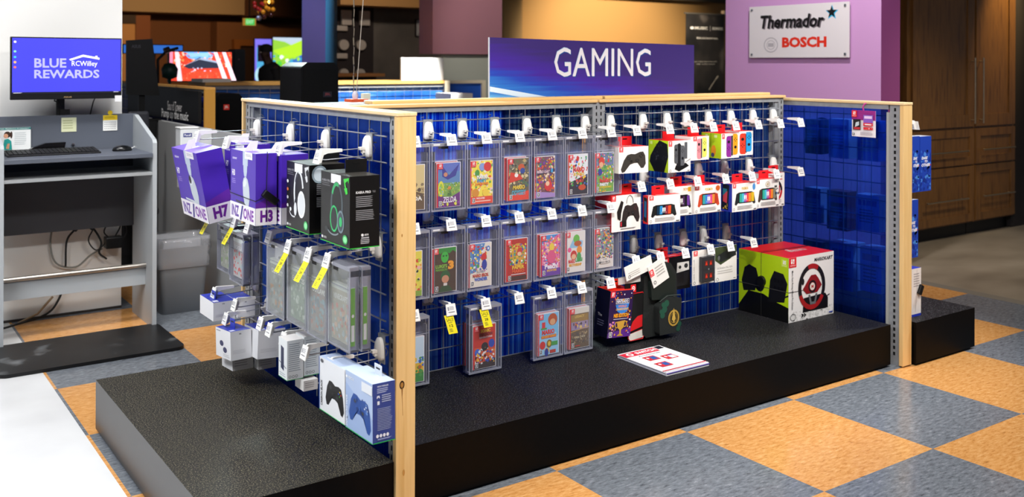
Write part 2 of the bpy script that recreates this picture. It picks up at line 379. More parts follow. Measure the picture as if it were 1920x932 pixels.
# purple bulkhead wall and pale lower block
a = PY(811, 101, 9.3); b = PY(941, 100, 9.3)
struct('wall_centre_right', MB().box(a.x, b.x, 9.3, 9.6, a.z, 3.4, M('A0707C', .8)), 'dusty mauve bulkhead above the pale counter wall')
a2 = PY(829, 101, 9.35)
struct('wall_pale_block', MB().box(a2.x, b.x+1.2, 9.35, 9.55, 0, a2.z, M('A9ADA2', .8)), 'pale grey half wall under the mauve bulkhead')
ORANGE = M('C99A5C', .8)
a = PY(941, 50, 12.2); b = PY(1366, 50, 12.2)
struct('wall_right_back', MB().box(a.x, b.x+3, 12.2, 12.3, 0, 3.4, ORANGE), 'warm ochre painted back wall')
mb = MB(); mb.tube([(a.x+.12, 12.1, 0), (a.x+.12, 12.1, 3.4)], .16, M('D3AC74', .8), 16); struct('trim_5', mb, 'rounded ochre wall corner')
q = PY(1366, 7, 11.8); mb = MB(); mb.box(PY(1150, 0, 11.8).x, q.x+3, 12.0, 12.19, q.z+.03, q.z+.5, M('5A5348', .8)); struct('trim_6', mb, 'dark ceiling soffit over the ochre wall')
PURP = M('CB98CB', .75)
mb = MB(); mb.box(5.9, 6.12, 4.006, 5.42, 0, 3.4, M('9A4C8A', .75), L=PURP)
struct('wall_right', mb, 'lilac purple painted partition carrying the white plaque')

# ================================================================ PLATFORMS
def platform(x0, x1, y0, y1, z1, label, L=None):
    mb = MB(); mb.box(x0, x1, y0, y1, .012, z1, PLATSM, Tp=PLAT if x0 < 1 else PLATM, L=L)
    mb.box(x0+.015, x1-.015, y0+.015, y1-.015, 0, .012, BLACK)
    return tag(mb.build('display_platform'), label, 'platform', 'black display platforms')
platform(.845, 1.426, 2.66, 4.00, .2, 'black low platform at left under the purple and white headset cartons', PLATS)
platform(1.502, 4.112, 2.735, 3.352, .2, 'long black platform in front of the game rack')
platform(4.222, 4.73, 2.672, 3.9, .207, 'black platform stub at right beyond the last pine post')

# ================================================================ GONDOLA PANELS
def slotted(mb, x0, x1, y0, y1, z0, z1, face, slots, w=.007, h=.016, pitch=.029):
    """steel upright whose face ('x' or 'y') carries a row of dark punched slots"""
    mb.box(x0, x1, y0, y1, z0, z1, STEEL)
    z = z1-.014
    D = M('0A0A0C', .9)
    while z-h > z0+.02:
        if face == 'x': mb.box(x0-.0006, x0+.001, slots-w/2, slots+w/2, z-h, z, D)
        else: mb.box(slots-w/2, slots+w/2, y0-.0006, y0+.001, z-h, z, D)
        z -= pitch
    return mb
# --- left panel (runs in depth)
T = 1.278
g = empty('gondola_panel', (1.462, 3.34, 0), 'left gondola panel of pine, grey steel and wire grid facing the kiosk', 'display panel')
mb = MB(); mb.box(1.426, 1.498, 2.648, 4.035, T-.013, T, PINE_Y); mb.build('wood_cap', g, .003, 2)
mb = MB(); mb.box(1.428, 1.496, 2.65, 2.67, 0, T-.0132, PINE_Z)
A = mb.art((1.428, 2.65, 0), X3, Z3, .068, T-.013)
A.e(.30, .345, .13, .0105, '2A1408'); A.e(.30, .345, .08, .0065, 'A87838'); A.p([(.27, .335), (.34, .335), (.31, .30)], '6A3D18'); A.ln([(.3, .34), (.34, .27)], .0012, 'B88444')
A.e(.27, .71, .03, .004, 'A87838'); A.e(.4, .13, .06, .008, 'C08C48')
mb.build('wood_post', g, .0015, 1)
mb = MB(); mb.box(1.428, 1.496, 4.012, 4.03, 0, T-.0132, PINE_Z); mb.build('wood_post', g, .0015, 1)
mb = MB(); slotted(mb, 1.440, 1.484, 2.6704, 2.714, .02, T-.0135, 'x', 2.700); mb.box(1.445, 1.48, 2.7142, 2.73, .2, T-.034, STEEL); mb.build('upright', g)
mb = MB(); slotted(mb, 1.440, 1.484, 3.965, 4.0118, .02, T-.0135, 'x', 3.99); mb.box(1.445, 1.48, 3.945, 3.9648, .2, T-.034, STEEL); mb.build('upright', g)
mb = MB(); mb.box(1.438, 1.486, 2.7142, 3.9648, T-.033, T-.0135, STEEL); mb.build('top_rail', g)
def grid_y(x, y0, y1, z0, z1, ys, zs, sgn=-1):
    mb = MB()
    for y in ys: mb.tube([(x, y, z0), (x, y, z1)], .0022, WIRE, 6)
    for z in zs: mb.tube([(x+sgn*.0047, y0, z), (x+sgn*.0047, y1, z)], .0028, WIRE, 6)
    return mb
grid_y(1.434, 2.722, 3.985, .235, T-.034, [3.985-.0812*k-.0 for k in range(1, 16)], [1.199-.0828*k for k in range(12)]).build('wire_grid', g)
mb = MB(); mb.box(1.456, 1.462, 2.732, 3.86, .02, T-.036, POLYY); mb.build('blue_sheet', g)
# --- main panel (runs across)
T = 1.268
g = empty('gondola_panel', (2.8, 3.4, 0), 'long middle gondola panel with blue ribbed backing and wire grid full of games', 'display panel')
mb = MB(); mb.box(1.4995, 2.826, 3.355, 3.425, T-.0135, T, PINE_X); mb.build('wood_cap', g, .003, 2)
mb = MB(); mb.box(2.838, 4.112, 3.355, 3.425, T-.0135, T, PINE_X); mb.build('wood_cap', g, .003, 2)
mb = MB(); slotted(mb, 2.803, 2.846, 3.366, 3.414, .02, T-.0138, 'y', 2.826); slotted(mb, 2.8462, 2.878, 3.368, 3.412, .02, T-.0138, 'y', 2.8545); mb.build('upright', g)
mb = MB(); slotted(mb, 4.066, 4.104, 3.366, 3.414, .02, T-.0138, 'y', 4.088); mb.box(4.04, 4.0658, 3.37, 3.41, .2, T-.035, STEEL); mb.build('upright', g)
mb = MB(); slotted(mb, 1.503, 1.54, 3.366, 3.414, .02, T-.0138, 'y', 1.52); mb.build('upright', g)
mb = MB(); mb.box(1.5402, 2.8028, 3.364, 3.414, T-.034, T-.0137, STEEL); mb.build('top_rail', g)
mb = MB(); mb.box(2.8782, 4.0658, 3.364, 3.414, T-.034, T-.0137, STEEL); mb.build('top_rail', g)
def grid_x(y, x0, x1, z0, z1, xs, zs, sgn=-1):
    mb = MB()
    for x in xs: mb.tube([(x, y, z0), (x, y, z1)], .0022, WIRE, 6)
    for z in zs: mb.tube([(x0, y+sgn*.0047, z), (x1, y+sgn*.0047, z)], .0028, WIRE, 6)
    return mb
ZS = [1.199-.0832*k for k in range(13)]
grid_x(3.362, 1.55, 2.796, .16, T-.034, [2.748-.0803*k for k in range(15)], ZS).build('wire_grid', g)
grid_x(3.362, 2.884, 4.058, .16, T-.034, [2.904+.0797*k for k in range(15)], ZS).build('wire_grid', g)
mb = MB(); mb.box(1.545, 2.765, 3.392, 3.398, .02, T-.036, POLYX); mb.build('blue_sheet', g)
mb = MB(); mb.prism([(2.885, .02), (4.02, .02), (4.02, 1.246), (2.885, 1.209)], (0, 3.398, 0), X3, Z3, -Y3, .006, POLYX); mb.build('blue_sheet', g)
# --- back run behind it
g = empty('gondola_panel', (2.9, 3.47, 0), 'second gondola run standing back to back behind the middle panel', 'display panel')
mb = MB(); mb.box(1.74, 2.915, 3.428, 3.50, 1.266, 1.281, PINE_X); mb.build('wood_cap', g, .003, 2)
mb = MB(); mb.box(2.93, 4.075, 3.428, 3.50, 1.266, 1.281, PINE_X); mb.build('wood_cap', g, .003, 2)
for x in (1.75, 2.90, 4.03):
    mb = MB(); mb.box(x, x+.04, 3.45, 3.49, 0, 1.2655, STEEL); mb.build('upright', g)
grid_x(3.494, 1.8, 4.02, .22, 1.25, [1.84+.08*k for k in range(28)], ZS[:12], 1).build('wire_grid', g)
# --- right panel
T = 1.252
g = empty('gondola_panel', (4.178, 3.37, 0), 'right gondola panel of see-through blue sheet ending in a pine post', 'display panel')
mb = MB(); mb.box(4.141, 4.214, 2.688, 4.06, T-.0135, T, PINE_Y); mb.build('wood_cap', g, .003, 2)
mb = MB(); mb.box(4.143, 4.212, 2.69, 2.712, .006, T-.0137, PINE_Z); mb.build('wood_post', g, .0015, 1)
mb = MB(); slotted(mb, 4.150, 4.205, 2.7122, 2.768, 0, T-.0137, 'x', 2.741, .011); mb.box(4.155, 4.2, 2.7682, 2.79, .12, T-.05, M('A9ABA8', .4)); mb.build('upright', g)
mb = MB(); mb.box(4.150, 4.205, 3.99, 4.04, .02, T-.0137, STEEL); mb.build('upright', g)
mb = MB(); mb.box(4.147, 4.206, 2.7752, 3.9898, T-.036, T-.0137, STEEL); mb.build('top_rail', g)
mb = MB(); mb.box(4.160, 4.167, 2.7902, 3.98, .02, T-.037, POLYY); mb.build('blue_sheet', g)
grid_y(4.212, 2.78, 3.98, .23, 1.2, [2.83+.081*k for k in range(15)], [1.18-.083*k for k in range(12)], 1).build('wire_grid', g)

# ================================================================ SCANNER HOOKS
def make_hook(length, name_len):
    """prototype at the origin: plate centre at (0,0,0), hook runs along -Y"""
    root = empty('peg_hook', (0, 0, 0), 'x', 'hook')
    L_ = length
    mb = MB(); mb.box(-.0215, .0215, .008, .0115, -.046, .044, STEEL)
    mb.box(-.0215, .0215, .008, .028, .0415, .0435, STEEL); mb.box(-.012, -.004, .0115, .030, .010, .014, STEEL); mb.box(.004, .012, .0115, .030, .010, .014, STEEL)
    mb.tube([(-.026, .020, .052), (-.010, .024, .054), (-.010, .034, .046)], .0016, WIRE, 4); mb.tube([(.024, .012, .008), (.030, .016, -.004), (.024, .014, -.02)], .0016, CHROME, 4)
    mb.build('bracket', root)
    # white egg shaped cover
    prof = [(-.0225, -.022), (-.0215, -.030), (-.016, -.034), (.016, -.034), (.0215, -.030), (.0225, -.022), (.0215, -.004), (.0185, .014), (.0135, .028), (.008, .0335), (0, .035), (-.008, .0335), (-.0135, .028), (-.0185, .014), (-.0215, -.004)]
    mb = MB(); mb.prism(prof, (0, .008, 0), X3, Z3, -Y3, .010, WHITE, smooth=True)
    sm = [(x*.72, z*.78-.001) for x, z in prof]; n = len(prof)
    vs_ = [(x, -.002, z) for x, z in prof] + [(x, -.009, z) for x, z in sm]
    mb.add(vs_, [[i, (i+1) % n, n+(i+1) % n, n+i] for i in range(n)] + [list(range(n, 2*n))], WHITE, True)
    mb.box(-.008, .008, -.026, -.008, -.010, -.001, WHITE2); mb.box(-.006, .006, -.018, -.008, -.020, -.010, WHITE2)
    mb.build('plate_cover', root)
    mb = MB(); mb.tube([(0, -.024, -.0055), (0, -L_+.075, -.0085)], .0016, WIRE, 6); mb.build('label_wire', root)
    mb = MB(); mb.tube([(0, .008, -.030), (0, -L_+.030, -.036), (0, -L_+.012, -.034), (0, -L_+.004, -.026)], .0021, WIRE, 6); mb.build('product_wire', root)
    # label holder : bar plus tilted plate
    mb = MB()
    sh = [(-L_+.085, -.0035), (-L_+.085, -.0125), (-L_+.035, -.0155), (-L_+.022, -.020), (-L_+.014, -.044), (-L_-.002, -.046), (-L_+.010, -.004), (-L_+.016, 0)]
    mb.prism(sh, (-.0055, 0, 0), Y3, Z3, X3, .011, WHITE)
    mb.add([(-.021, -L_+.008, -.004), (.021, -L_+.008, -.004), (.023, -L_-.004, -.046), (-.023, -L_-.004, -.046), (-.021, -L_+.0105, -.004), (.021, -L_+.0105, -.004), (.023, -L_-.0015, -.046), (-.023, -L_-.0015, -.046)],
           [[0, 3, 2, 1], [4, 5, 6, 7], [0, 1, 5, 4], [1, 2, 6, 5], [2, 3, 7, 6], [3, 0, 4, 7]], WHITE)
    lh = mb.build('label_holder', root)
    mb = MB(); uy = Vector((0, .012, .042)).normalized()
    mb.add([(-.0195, -L_-.0036, -.0425), (.0195, -L_-.0036, -.0425), (.018, -L_+.0066, -.0072), (-.018, -L_+.0066, -.0072)], [[0, 1, 2, 3]], M('FBFAF8', .5))
    A = mb.art((-.018, -L_-.0039, -.0415), X3, uy, .036, .034)
    A.r(.08, .45, .24, .85, '9A9AA0'); A.lines(.3, .45, .92, .88, 3, 'A8A8AE', 3); A.r(.12, .22, .9, .30, '77777C')
    mb.build('price_label', lh)
    return root
HK = {'m': make_hook(.175, 'm'), 's': make_hook(.172, 's'), 'l': make_hook(.247, 'l')}
HPROTO = list(HK.values())
_hused = set()
def sale_tag(hk, length, s1='12', txt=True, neg=False):
    mb = MB(); ux = X3; uy = Vector((-.16, .25, .955)).normalized() if txt else Vector((.12, .46, .88)).normalized()
    o = Vector((-.012, -length-.014, -.118)) if not neg else Vector((-.020, -length-.016, -.112))
    if not txt: o = Vector((-.026, -length-.034, -.106))
    mb.add([o, o+Vector((.040, 0, 0)), o+Vector((.040, 0, 0))+uy*.072, o+uy*.072], [[0, 1, 2, 3]], M('F5E626', .5))
    A = mb.art(o, ux, uy, .040, .072)
    if txt: A.t('SALE', .12, .66, .76, .17, '4A4618', 0)
    A.t(s1, .30, .36, .4, .14, '3A3818'); A.lines(.2, .08, .58, .28, 3, '7A7430'); A.lines(.2, .54, .8, .62, 1, '9A943C')
    o2 = mb.build('sale_tag', None, label='yellow paper sale tag')
    o2.parent = hk
    return o2
def hook(x, y, z, kind, label, group, side=False):
    if kind not in _hused:
        o = HK[kind]; _hused.add(kind)
    else:
        src = HK[kind]; o = src.copy(); COL.objects.link(o)
        for ch in HKCH[kind]: copy_tree(ch, o)
    o.location = (x, y, z); o.rotation_euler = (0, 0, -math.pi/2) if side else (0, 0, 0)
    return tag(o, label, 'hook', group)
HKCH = {k: list(o.children) for k, o in HK.items()}
G1, G2, G3, G4 = 'hooks on the middle panel', 'hooks on the left panel', 'hooks on the right panel', 'hooks'
YP = 3.345; XP = 1.412

# ================================================================ GAMES IN SECURITY CASES
RED = 'E01F26'
def badge(a, x, y, w, h, c='E3222A'):
    a.r(x, y, x+w, y+h, c); a.r(x+w*.28, y+h*.38, x+w*.47, y+h*.85, 'F6F4F2'); a.r(x+w*.54, y+h*.38, x+w*.73, y+h*.85, 'F6F4F2')
    a.e(x+w*.375, y+h*.70, w*.05, h*.07, c, 8); a.e(x+w*.635, y+h*.56, w*.06, h*.08, c, 8); a.t('SWITCH', x+w*.16, y+h*.12, w*.68, h*.14, 'F6F4F2', 0)
def esrb(a, x=.05, y=.03):
    a.r(x, y, x+.13, y+.11, 'F2F2F2'); a.r(x+.015, y+.012, x+.115, y+.098, '161616'); a.t('E', x+.04, y+.03, .05, .055, 'F2F2F2', .03)
def cov_tale(a):
    a.r(0, 0, 1, 1, '5E72C0'); a.r(0, .55, 1, .8, '5C86B8'); a.r(0, .2, 1, .55, '7FA94C'); a.p([(0, 0), (1, 0), (1, .33), (.6, .22), (0, .26)], '6A2A78')
    a.p([(.2, .95), (.5, .72), (.95, .97), (.8, .7), (.45, .62), (.2, .7)], '3A3A92'); a.e(.35, .74, .09, .05, 'C98A6A'); a.e(.15, .42, .13, .18, 'E0DC38'); a.e(.15, .42, .08, .12, '9CC43C')
    a.e(.52, .42, .08, .055, 'D98A3A'); a.p([(.42, .25), (.62, .25), (.56, .4), (.48, .4)], '4C7838'); a.scatter(26, .05, .27, 1, .55, ['A8C850', '5A8A3A', 'D8D860', '8CB8C8'], .035, 3)
    a.scatter(10, .05, .0, 1, .15, ['A8C83C', 'E0DC50', '8A3A98'], .04, 4); a.t('ZELDA', .22, .10, .60, .13, 'F4ECF8', .02, .15); esrb(a)
def cov_party(a):
    a.r(0, 0, 1, 1, 'F4E24A'); a.scatter(60, 0, .18, 1, 1, ['F4F0D0', 'F0A020', 'E24A30', 'FFE870', '58A84A', 'F4C2D0'], .055, 11)
    a.e(.52, .86, .15, .09, '8AA0D8'); a.e(.76, .86, .18, .11, 'D8302C'); a.e(.28, .72, .11, .08, '4A9A3C'); a.e(.2, .26, .17, .1, 'D8902A'); a.e(.68, .25, .16, .09, 'F0D040')
    a.t('MARIO', .26, .58, .5, .09, 'F8F8F4', .04); a.t('PARTY', .28, .50, .44, .075, '3AA0D8', .04); a.t('JAMBOREE', .18, .42, .62, .075, 'F08A18', .04)
    a.r(0, 0, 1, .17, 'E2482E'); a.t('INCLUDES', .25, .11, .38, .04, 'FFFFFF', .02); a.r(.2, .05, .9, .075, 'F4C8B8'); esrb(a)
def cov_city(a):
    a.r(0, 0, 1, 1, '6E6248'); a.scatter(60, 0, .3, 1, 1, ['8A8468', '3A3630', 'C0A868', '4A5A68', 'D8C89A', '5A7850'], .06, 21)
    a.p([(0, .42), (.7, .5), (.55, .62), (.1, .68)], 'D83A22'); a.e(.38, .6, .09, .05, 'F4F0E8'); a.e(.62, .78, .16, .09, 'C8582A'); a.e(.68, .70, .12, .07, '2C4A9A')
    a.p([(0, 0), (1, 0), (1, .22), (0, .13)], 'E2422A'); a.t('MARIO', .2, .26, .6, .1, 'E8C83A', .05, .1); a.t('ODYSSEY', .15, .12, .7, .12, '58B0C8', .04); esrb(a)
def cov_kart(a):
    a.r(0, 0, 1, 1, '7A4A58'); a.scatter(80, 0, .1, 1, 1, ['C83A7A', 'E8C040', '3A4AA0', 'D8502A', '7A3AA0', 'F0D8C0', '48A058', 'B87A38'], .055, 31)
    a.p([(0, .63), (1, .70), (1, .62), (0, .55)], '3A2A48'); a.t('MARIO KART', .08, .60, .66, .07, 'F0D0D8', .03, .2); a.t('8', .78, .60, .12, .11, '38A8E0', .05)
    a.e(.66, .28, .2, .13, 'D83030'); a.e(.62, .34, .1, .06, 'F0C8A0'); a.p([(0, 0), (1, 0), (1, .1), (0, .16)], 'A88AC8'); esrb(a, .1)
def cov_world(a):
    a.r(0, 0, 1, 1, 'E8ECEE'); a.p([(0, 0), (1, 0), (1, .5), (0, .3)], '2A2430'); a.scatter(34, 0, .2, 1, .95, ['D82A2A', '3A6AC8', '48A84A', 'F0C030', 'E890A8', 'C87A30'], .055, 41)
    a.t('MARIO', .22, .57, .62, .11, 'D83030', .05); a.t('3D WORLD', .24, .47, .58, .08, 'F0C020', .05); a.t('FURY', .38, .30, .42, .07, 'E84A18', .04); a.e(.7, .17, .2, .07, 'C8481C'); a.e(.46, .9, .07, .07, 'D02828'); esrb(a)
def cov_super(a):
    a.r(0, 0, 1, 1, '78A848'); a.p([(0, .62), (1, .7), (1, 1), (0, 1)], '6A7AA0'); a.scatter(60, 0, .22, 1, 1, ['E8C840', 'D83A2A', 'F0F0E0', '3A9A50', '5868B8', 'E88AB0', '4A8A3A'], .05, 51)
    a.e(.32, .78, .16, .12, 'D83828'); a.e(.30, .70, .12, .07, 'E8B088'); a.e(.24, .52, .11, .09, '2A3A98'); a.t('MARIO', .22, .24, .6, .09, 'E02A2A', .05); a.t('PARTY', .22, .155, .5, .08, 'F8F8F8', .05); a.t('SUPERSTARS', .2, .10, .66, .05, 'F0D020', .03)
    a.scatter(5, .2, 0, .9, .09, ['E8B838', 'D8902A'], .04, 9); esrb(a, .03)
def cov_mansion(a):
    a.r(0, 0, 1, 1, '4A3420'); a.p([(0, 1), (1, 1), (1, .88), (.85, .93), (.7, .86), (.5, .93), (.3, .87), (.12, .94), (0, .87)], '2E8A2C'); a.e(.5, .79, .17, .13, '3AB23A'); a.e(.44, .82, .04, .02, '1C4A1C', 8); a.e(.57, .82, .04, .02, '1C4A1C', 8)
    a.t("LUIGI'S", .1, .55, .5, .08, '8AC83A', .03); a.t('MANSION', .1, .48, .5, .06, '6AA82E', .03); a.t('3', .64, .50, .26, .2, 'F0A020', .07)
    a.e(.52, .36, .21, .13, '2A5A28'); a.e(.52, .29, .16, .09, 'C88A68'); a.r(.44, .12, .6, .2, 'D8D0C8'); a.p([(.2, 0), (.85, 0), (.68, .14), (.36, .14)], '2C4A22'); esrb(a, .08)
def cov_wonder(a):
    a.r(0, 0, 1, 1, 'E6DED0'); a.p([(0, .3), (0, 1), (.72, 1), (.3, .35)], '5A8AC0'); a.scatter(44, 0, .32, .8, .97, ['48A04A', 'D83A30', 'F0C838', '3A6AC0', 'B85AB0', 'E8E8F0'], .05, 61)
    a.e(.66, .68, .13, .09, 'D02A26'); a.e(.68, .50, .12, .12, '2E3EA0'); a.e(.86, .87, .08, .06, '3A7AC8'); a.e(.86, .87, .04, .03, 'E8E8F0')
    a.t('SUPER', .32, .32, .38, .06, 'B8B8B8', .04); a.t('MARIO BROS.', .14, .22, .74, .08, 'C8503A', .05); a.t('WONDER', .22, .13, .6, .08, '4A6AC8', .05); esrb(a, .06)
def cov_paper(a):
    a.r(0, 0, 1, 1, 'B82818'); a.e(.55, .62, .42, .28, 'D8A038'); a.scatter(44, .12, .38, .95, .88, ['F0D848', 'D83A28', '3AA0A8', 'F0F0E0', '4A5AB8', '6AA03A'], .05, 71); a.e(.62, .7, .12, .09, 'D03A2A'); a.e(.6, .64, .1, .05, 'F0C8A0')
    a.t('PAPER', .25, .28, .6, .09, 'F0C030', .05); a.t('MARIO', .25, .19, .6, .08, 'E86028', .05); a.r(.2, .15, .9, .165, 'F0F0F0'); a.r(.1, .02, .95, .12, '4A2A20'); esrb(a, .06)
def cov_show(a):
    a.r(0, 0, 1, 1, 'E878A0'); a.p([(0, .75), (.9, 1), (0, 1)], '4A90D0'); a.scatter(70, 0, .25, 1, .98, ['F8E070', 'E84A8A', 'F4F0F8', 'E8902A', '9A50B8', 'F8B8C8', 'D83A58', '70B0E0'], .05, 81)
    a.e(.52, .70, .13, .1, 'F0D048'); a.e(.5, .46, .22, .17, 'E05A88'); a.p([(0, 0), (1, 0), (1, .16), (0, .28)], '6A3AA0'); a.t('Peach!', .16, .17, .68, .13, 'F8F0F8', .04); a.t('SHOWTIME', .26, .10, .5, .06, 'F0B830', .04); esrb(a)
def cov_brothers(a):
    a.r(0, 0, 1, 1, 'E4E0DA'); a.p([(.15, .6), (.4, .85), (.9, .75), (.85, .6)], '90C0E0'); a.e(.55, .82, .17, .11, '6AB848'); a.e(.62, .70, .2, .07, 'B85A28'); a.e(.18, .56, .1, .06, 'E85A90'); a.e(.7, .54, .14, .1, 'E89030')
    a.e(.4, .42, .17, .12, 'C83228'); a.e(.40, .38, .12, .07, 'E8B890'); a.e(.68, .36, .12, .12, '48A058'); a.t('MARIO', .12, .22, .36, .1, 'D83028', .05); a.t('LUIGI', .5, .24, .36, .1, '38A048', .05); a.t('BROTHERSHIP', .16, .14, .66, .07, 'E8A828', .05); esrb(a, .05)
def cov_smash(a):
    a.r(0, 0, 1, 1, 'E0D8D0'); a.p([(0, .35), (0, 1), (1, 1), (1, .3), (.6, .25), (.45, .4)], '8A9A98'); a.scatter(120, 0, .22, 1, .98, ['D83A2A', 'F0C830', '3A5AB0', '50A050', 'E86A9A', 'F0F0F0', '7A4A9A', 'E88A30', '38404A'], .042, 91)
    a.r(.3, .1, .75, .24, 'E8E0D8'); a.t('SUPER', .42, .19, .24, .035, '303030', .01); a.t('SMASH BROS.', .18, .11, .66, .055, '404040', .02); esrb(a, .05)
def cov_hedge(a):
    a.r(0, 0, 1, 1, 'C8301C'); a.p([(0, 0), (1, 0), (1, .45), (0, .5)], 'D8582A'); a.p([(0, 0), (1, 0), (1, .2), (0, .1)], '3A2A28'); a.e(.5, .5, .16, .1, '2A1A1C'); a.e(.82, .55, .14, .1, '2A48B0'); a.e(.16, .38, .13, .09, '3A6AD0')
    a.scatter(34, .05, .1, .95, .48, ['F0F0F0', 'E8E8E8', 'D83A20', '202020', 'F0B838', '3050B0'], .05, 101); a.t('SONIC', .3, .83, .46, .08, 'F0C030', .05); a.t('SHADOW', .22, .75, .66, .07, '7A1A18', .05); a.t('GENERATIONS', .24, .70, .6, .04, 'F8F0F0', .02)
    a.t('SONIC', .34, .95, .3, .035, 'D8B030', .02); esrb(a)
def cov_blocks(a):
    a.r(0, 0, 1, 1, '7AC0E8'); a.r(0, 0, 1, .42, '9AD0F0'); a.e(.7, .84, .24, .15, 'B8501C'); a.e(.7, .78, .14, .08, 'E0A878'); a.r(.15, .66, .32, .8, 'D83030'); a.r(.1, .62, .4, .66, '50A040')
    a.t('MARIO', .15, .49, .64, .12, 'E03028', .06); a.t('VS.', .8, .46, .1, .05, 'F0F0F0', .02); a.r(.12, .40, .88, .47, 'D8501C'); a.t('DONKEY KONG', .15, .415, .7, .045, 'F8D040', .02)
    a.e(.18, .24, .15, .1, 'D83028'); a.e(.52, .26, .14, .1, 'E8C030'); a.ring(.52, .26, .14, .1, .04, '8A6A10'); a.e(.4, .1, .12, .07, 'F0C830'); a.r(.62, .2, .95, .3, '48A048'); a.r(.55, .02, .85, .1, 'C03A28'); a.e(.38, .06, .1, .1, '2A3A98'); esrb(a, .03)
def cov_desert(a):
    a.r(0, 0, 1, 1, '6A5840'); a.r(0, .86, 1, 1, 'D8D4C8'); a.r(.05, .66, .95, .84, '9A7A3C'); a.t('LEGACY', .25, .76, .5, .06, 'E0C060', .02); a.r(.05, .46, .95, .66, '9A88A8'); a.scatter(14, .15, .48, .85, .64, ['C86A38', '6A4A8A', 'E0C070', '4A3A30'], .045, 5)
    a.ln([(.02, .42), (.98, .5)], .015, 'D8A848'); a.scatter(30, .05, .12, .95, .4, ['8A7458', '5A5048', 'B09A70', '70685C'], .05, 6); a.t('TRILOGY', .2, .25, .6, .05, 'D8C8A0', .02); esrb(a, .06); a.r(.25, .05, .5, .07, 'D83A28')
def cov_gold(a):
    a.r(0, 0, 1, 1, 'D8C488'); a.p([(0, 0), (1, 0), (1, .35), (0, .5)], '6A5438'); a.scatter(24, 0, .2, 1, .6, ['8A7858', 'B09868', '5A4A38'], .07, 7); a.t('ZELDA', .1, .2, .8, .1, 'F0ECE0', .04); esrb(a)
def cov_mint(a):
    a.r(0, 0, 1, 1, 'E8D848'); a.scatter(30, 0, .1, 1, .9, ['D84A30', 'F0E890', 'B8C838', 'E89A38', 'F0B8A8'], .07, 8); a.r(0, 0, 1, .12, '88A838'); esrb(a)
def cov_meadow(a):
    a.r(0, 0, 1, 1, 'C8DCE8'); a.r(0, 0, 1, .42, 'E8B828'); a.r(0, 0, 1, .2, '3E8A38'); a.scatter(30, 0, .1, 1, .55, ['4A9A40', 'E8C030', '3A6AB8', 'C86A28'], .07, 9); a.e(.5, .86, .14, .07, '7A88C0')

def security_case(x, yf, zt, label, group, w=.15, h=.258, d=.024, side=False, front=None):
    """clear locking case; its front face stands at yf (or at x = yf for the left panel)"""
    if side: root = empty('security_case', (yf+d/2, x, zt-h), label, 'security case', group)
    else: root = empty('security_case', (x, yf+d/2, zt-h), label, 'security case', group)
    Tm = Matrix.Translation(root.location)
    if side: Tm = Tm @ Matrix.Rotation(-math.pi/2, 4, 'Z')
    mb = MB(); mb.box(-w/2, w/2, -d/2, d/2, 0, h, CLEAR, Tm, F=front)
    mb.build('clear_shell', root)
    mb = MB(); e = .0022
    for sx in (-1, 1):
        mb.box(sx*w/2-e, sx*w/2+e, -d/2-.0004, -d/2+.002, 0, h, EDGE, Tm)
        mb.box(sx*(w/2-.012)-e*.6, sx*(w/2-.012)+e*.6, -d/2-.0006, d/2, .004, h-.03, EDGE, Tm)
    mb.box(-w/2, w/2, -d/2-.0008, d/2+.0004, -.0004, .006, EDGE, Tm)
    mb.box(-w/2, w/2, -d/2-.0006, -d/2+.002, h-.066, h-.064, EDGE, Tm)
    mb.build('moulded_ribs', root)
    mb = MB(); mb.box(-w/2+.001, w/2-.001, -d/2-.0008, d/2, h-.010, h+.001, M('8E8F9A', .3), Tm)
    mb.box(-.034, -.004, -d/2-.0016, -d/2, h-.020, h-.0105, M('1A181A', .5), Tm); mb.box(-w/2+.006, -.04, -d/2-.0014, -d/2, h-.006, h-.001, M('E8E8EC', .3), Tm)
    mb.build('hang_bar', root)
    return root
def game(x, yf, zt, art, label, group, w=.11, h=.172, d=.012, spine='D9222A', dz=0):
    root = empty('game_case', (x, yf+d/2, zt-h), label, 'game case', group)
    mb = MB(); mb.box(x-w/2, x+w/2, yf, yf+d, zt-h, zt, M('E9E6E6', .25), L=M(spine, .3))
    mb.box(x-w/2+.0005, x+w/2-.0005, yf-.0005, yf, zt-h+.0005, zt-.0005, M('F0EEEE', .2))
    a = mb.art((x-w/2+.006, yf-.0006, zt-h+.002), X3, Z3, w-.009, h-.004)
    art(a); badge(a, .0, .87, .22, .13); a.r(-.05, 0, 0, 1, spine)
    mb.build('printed_cover', root)
    return root

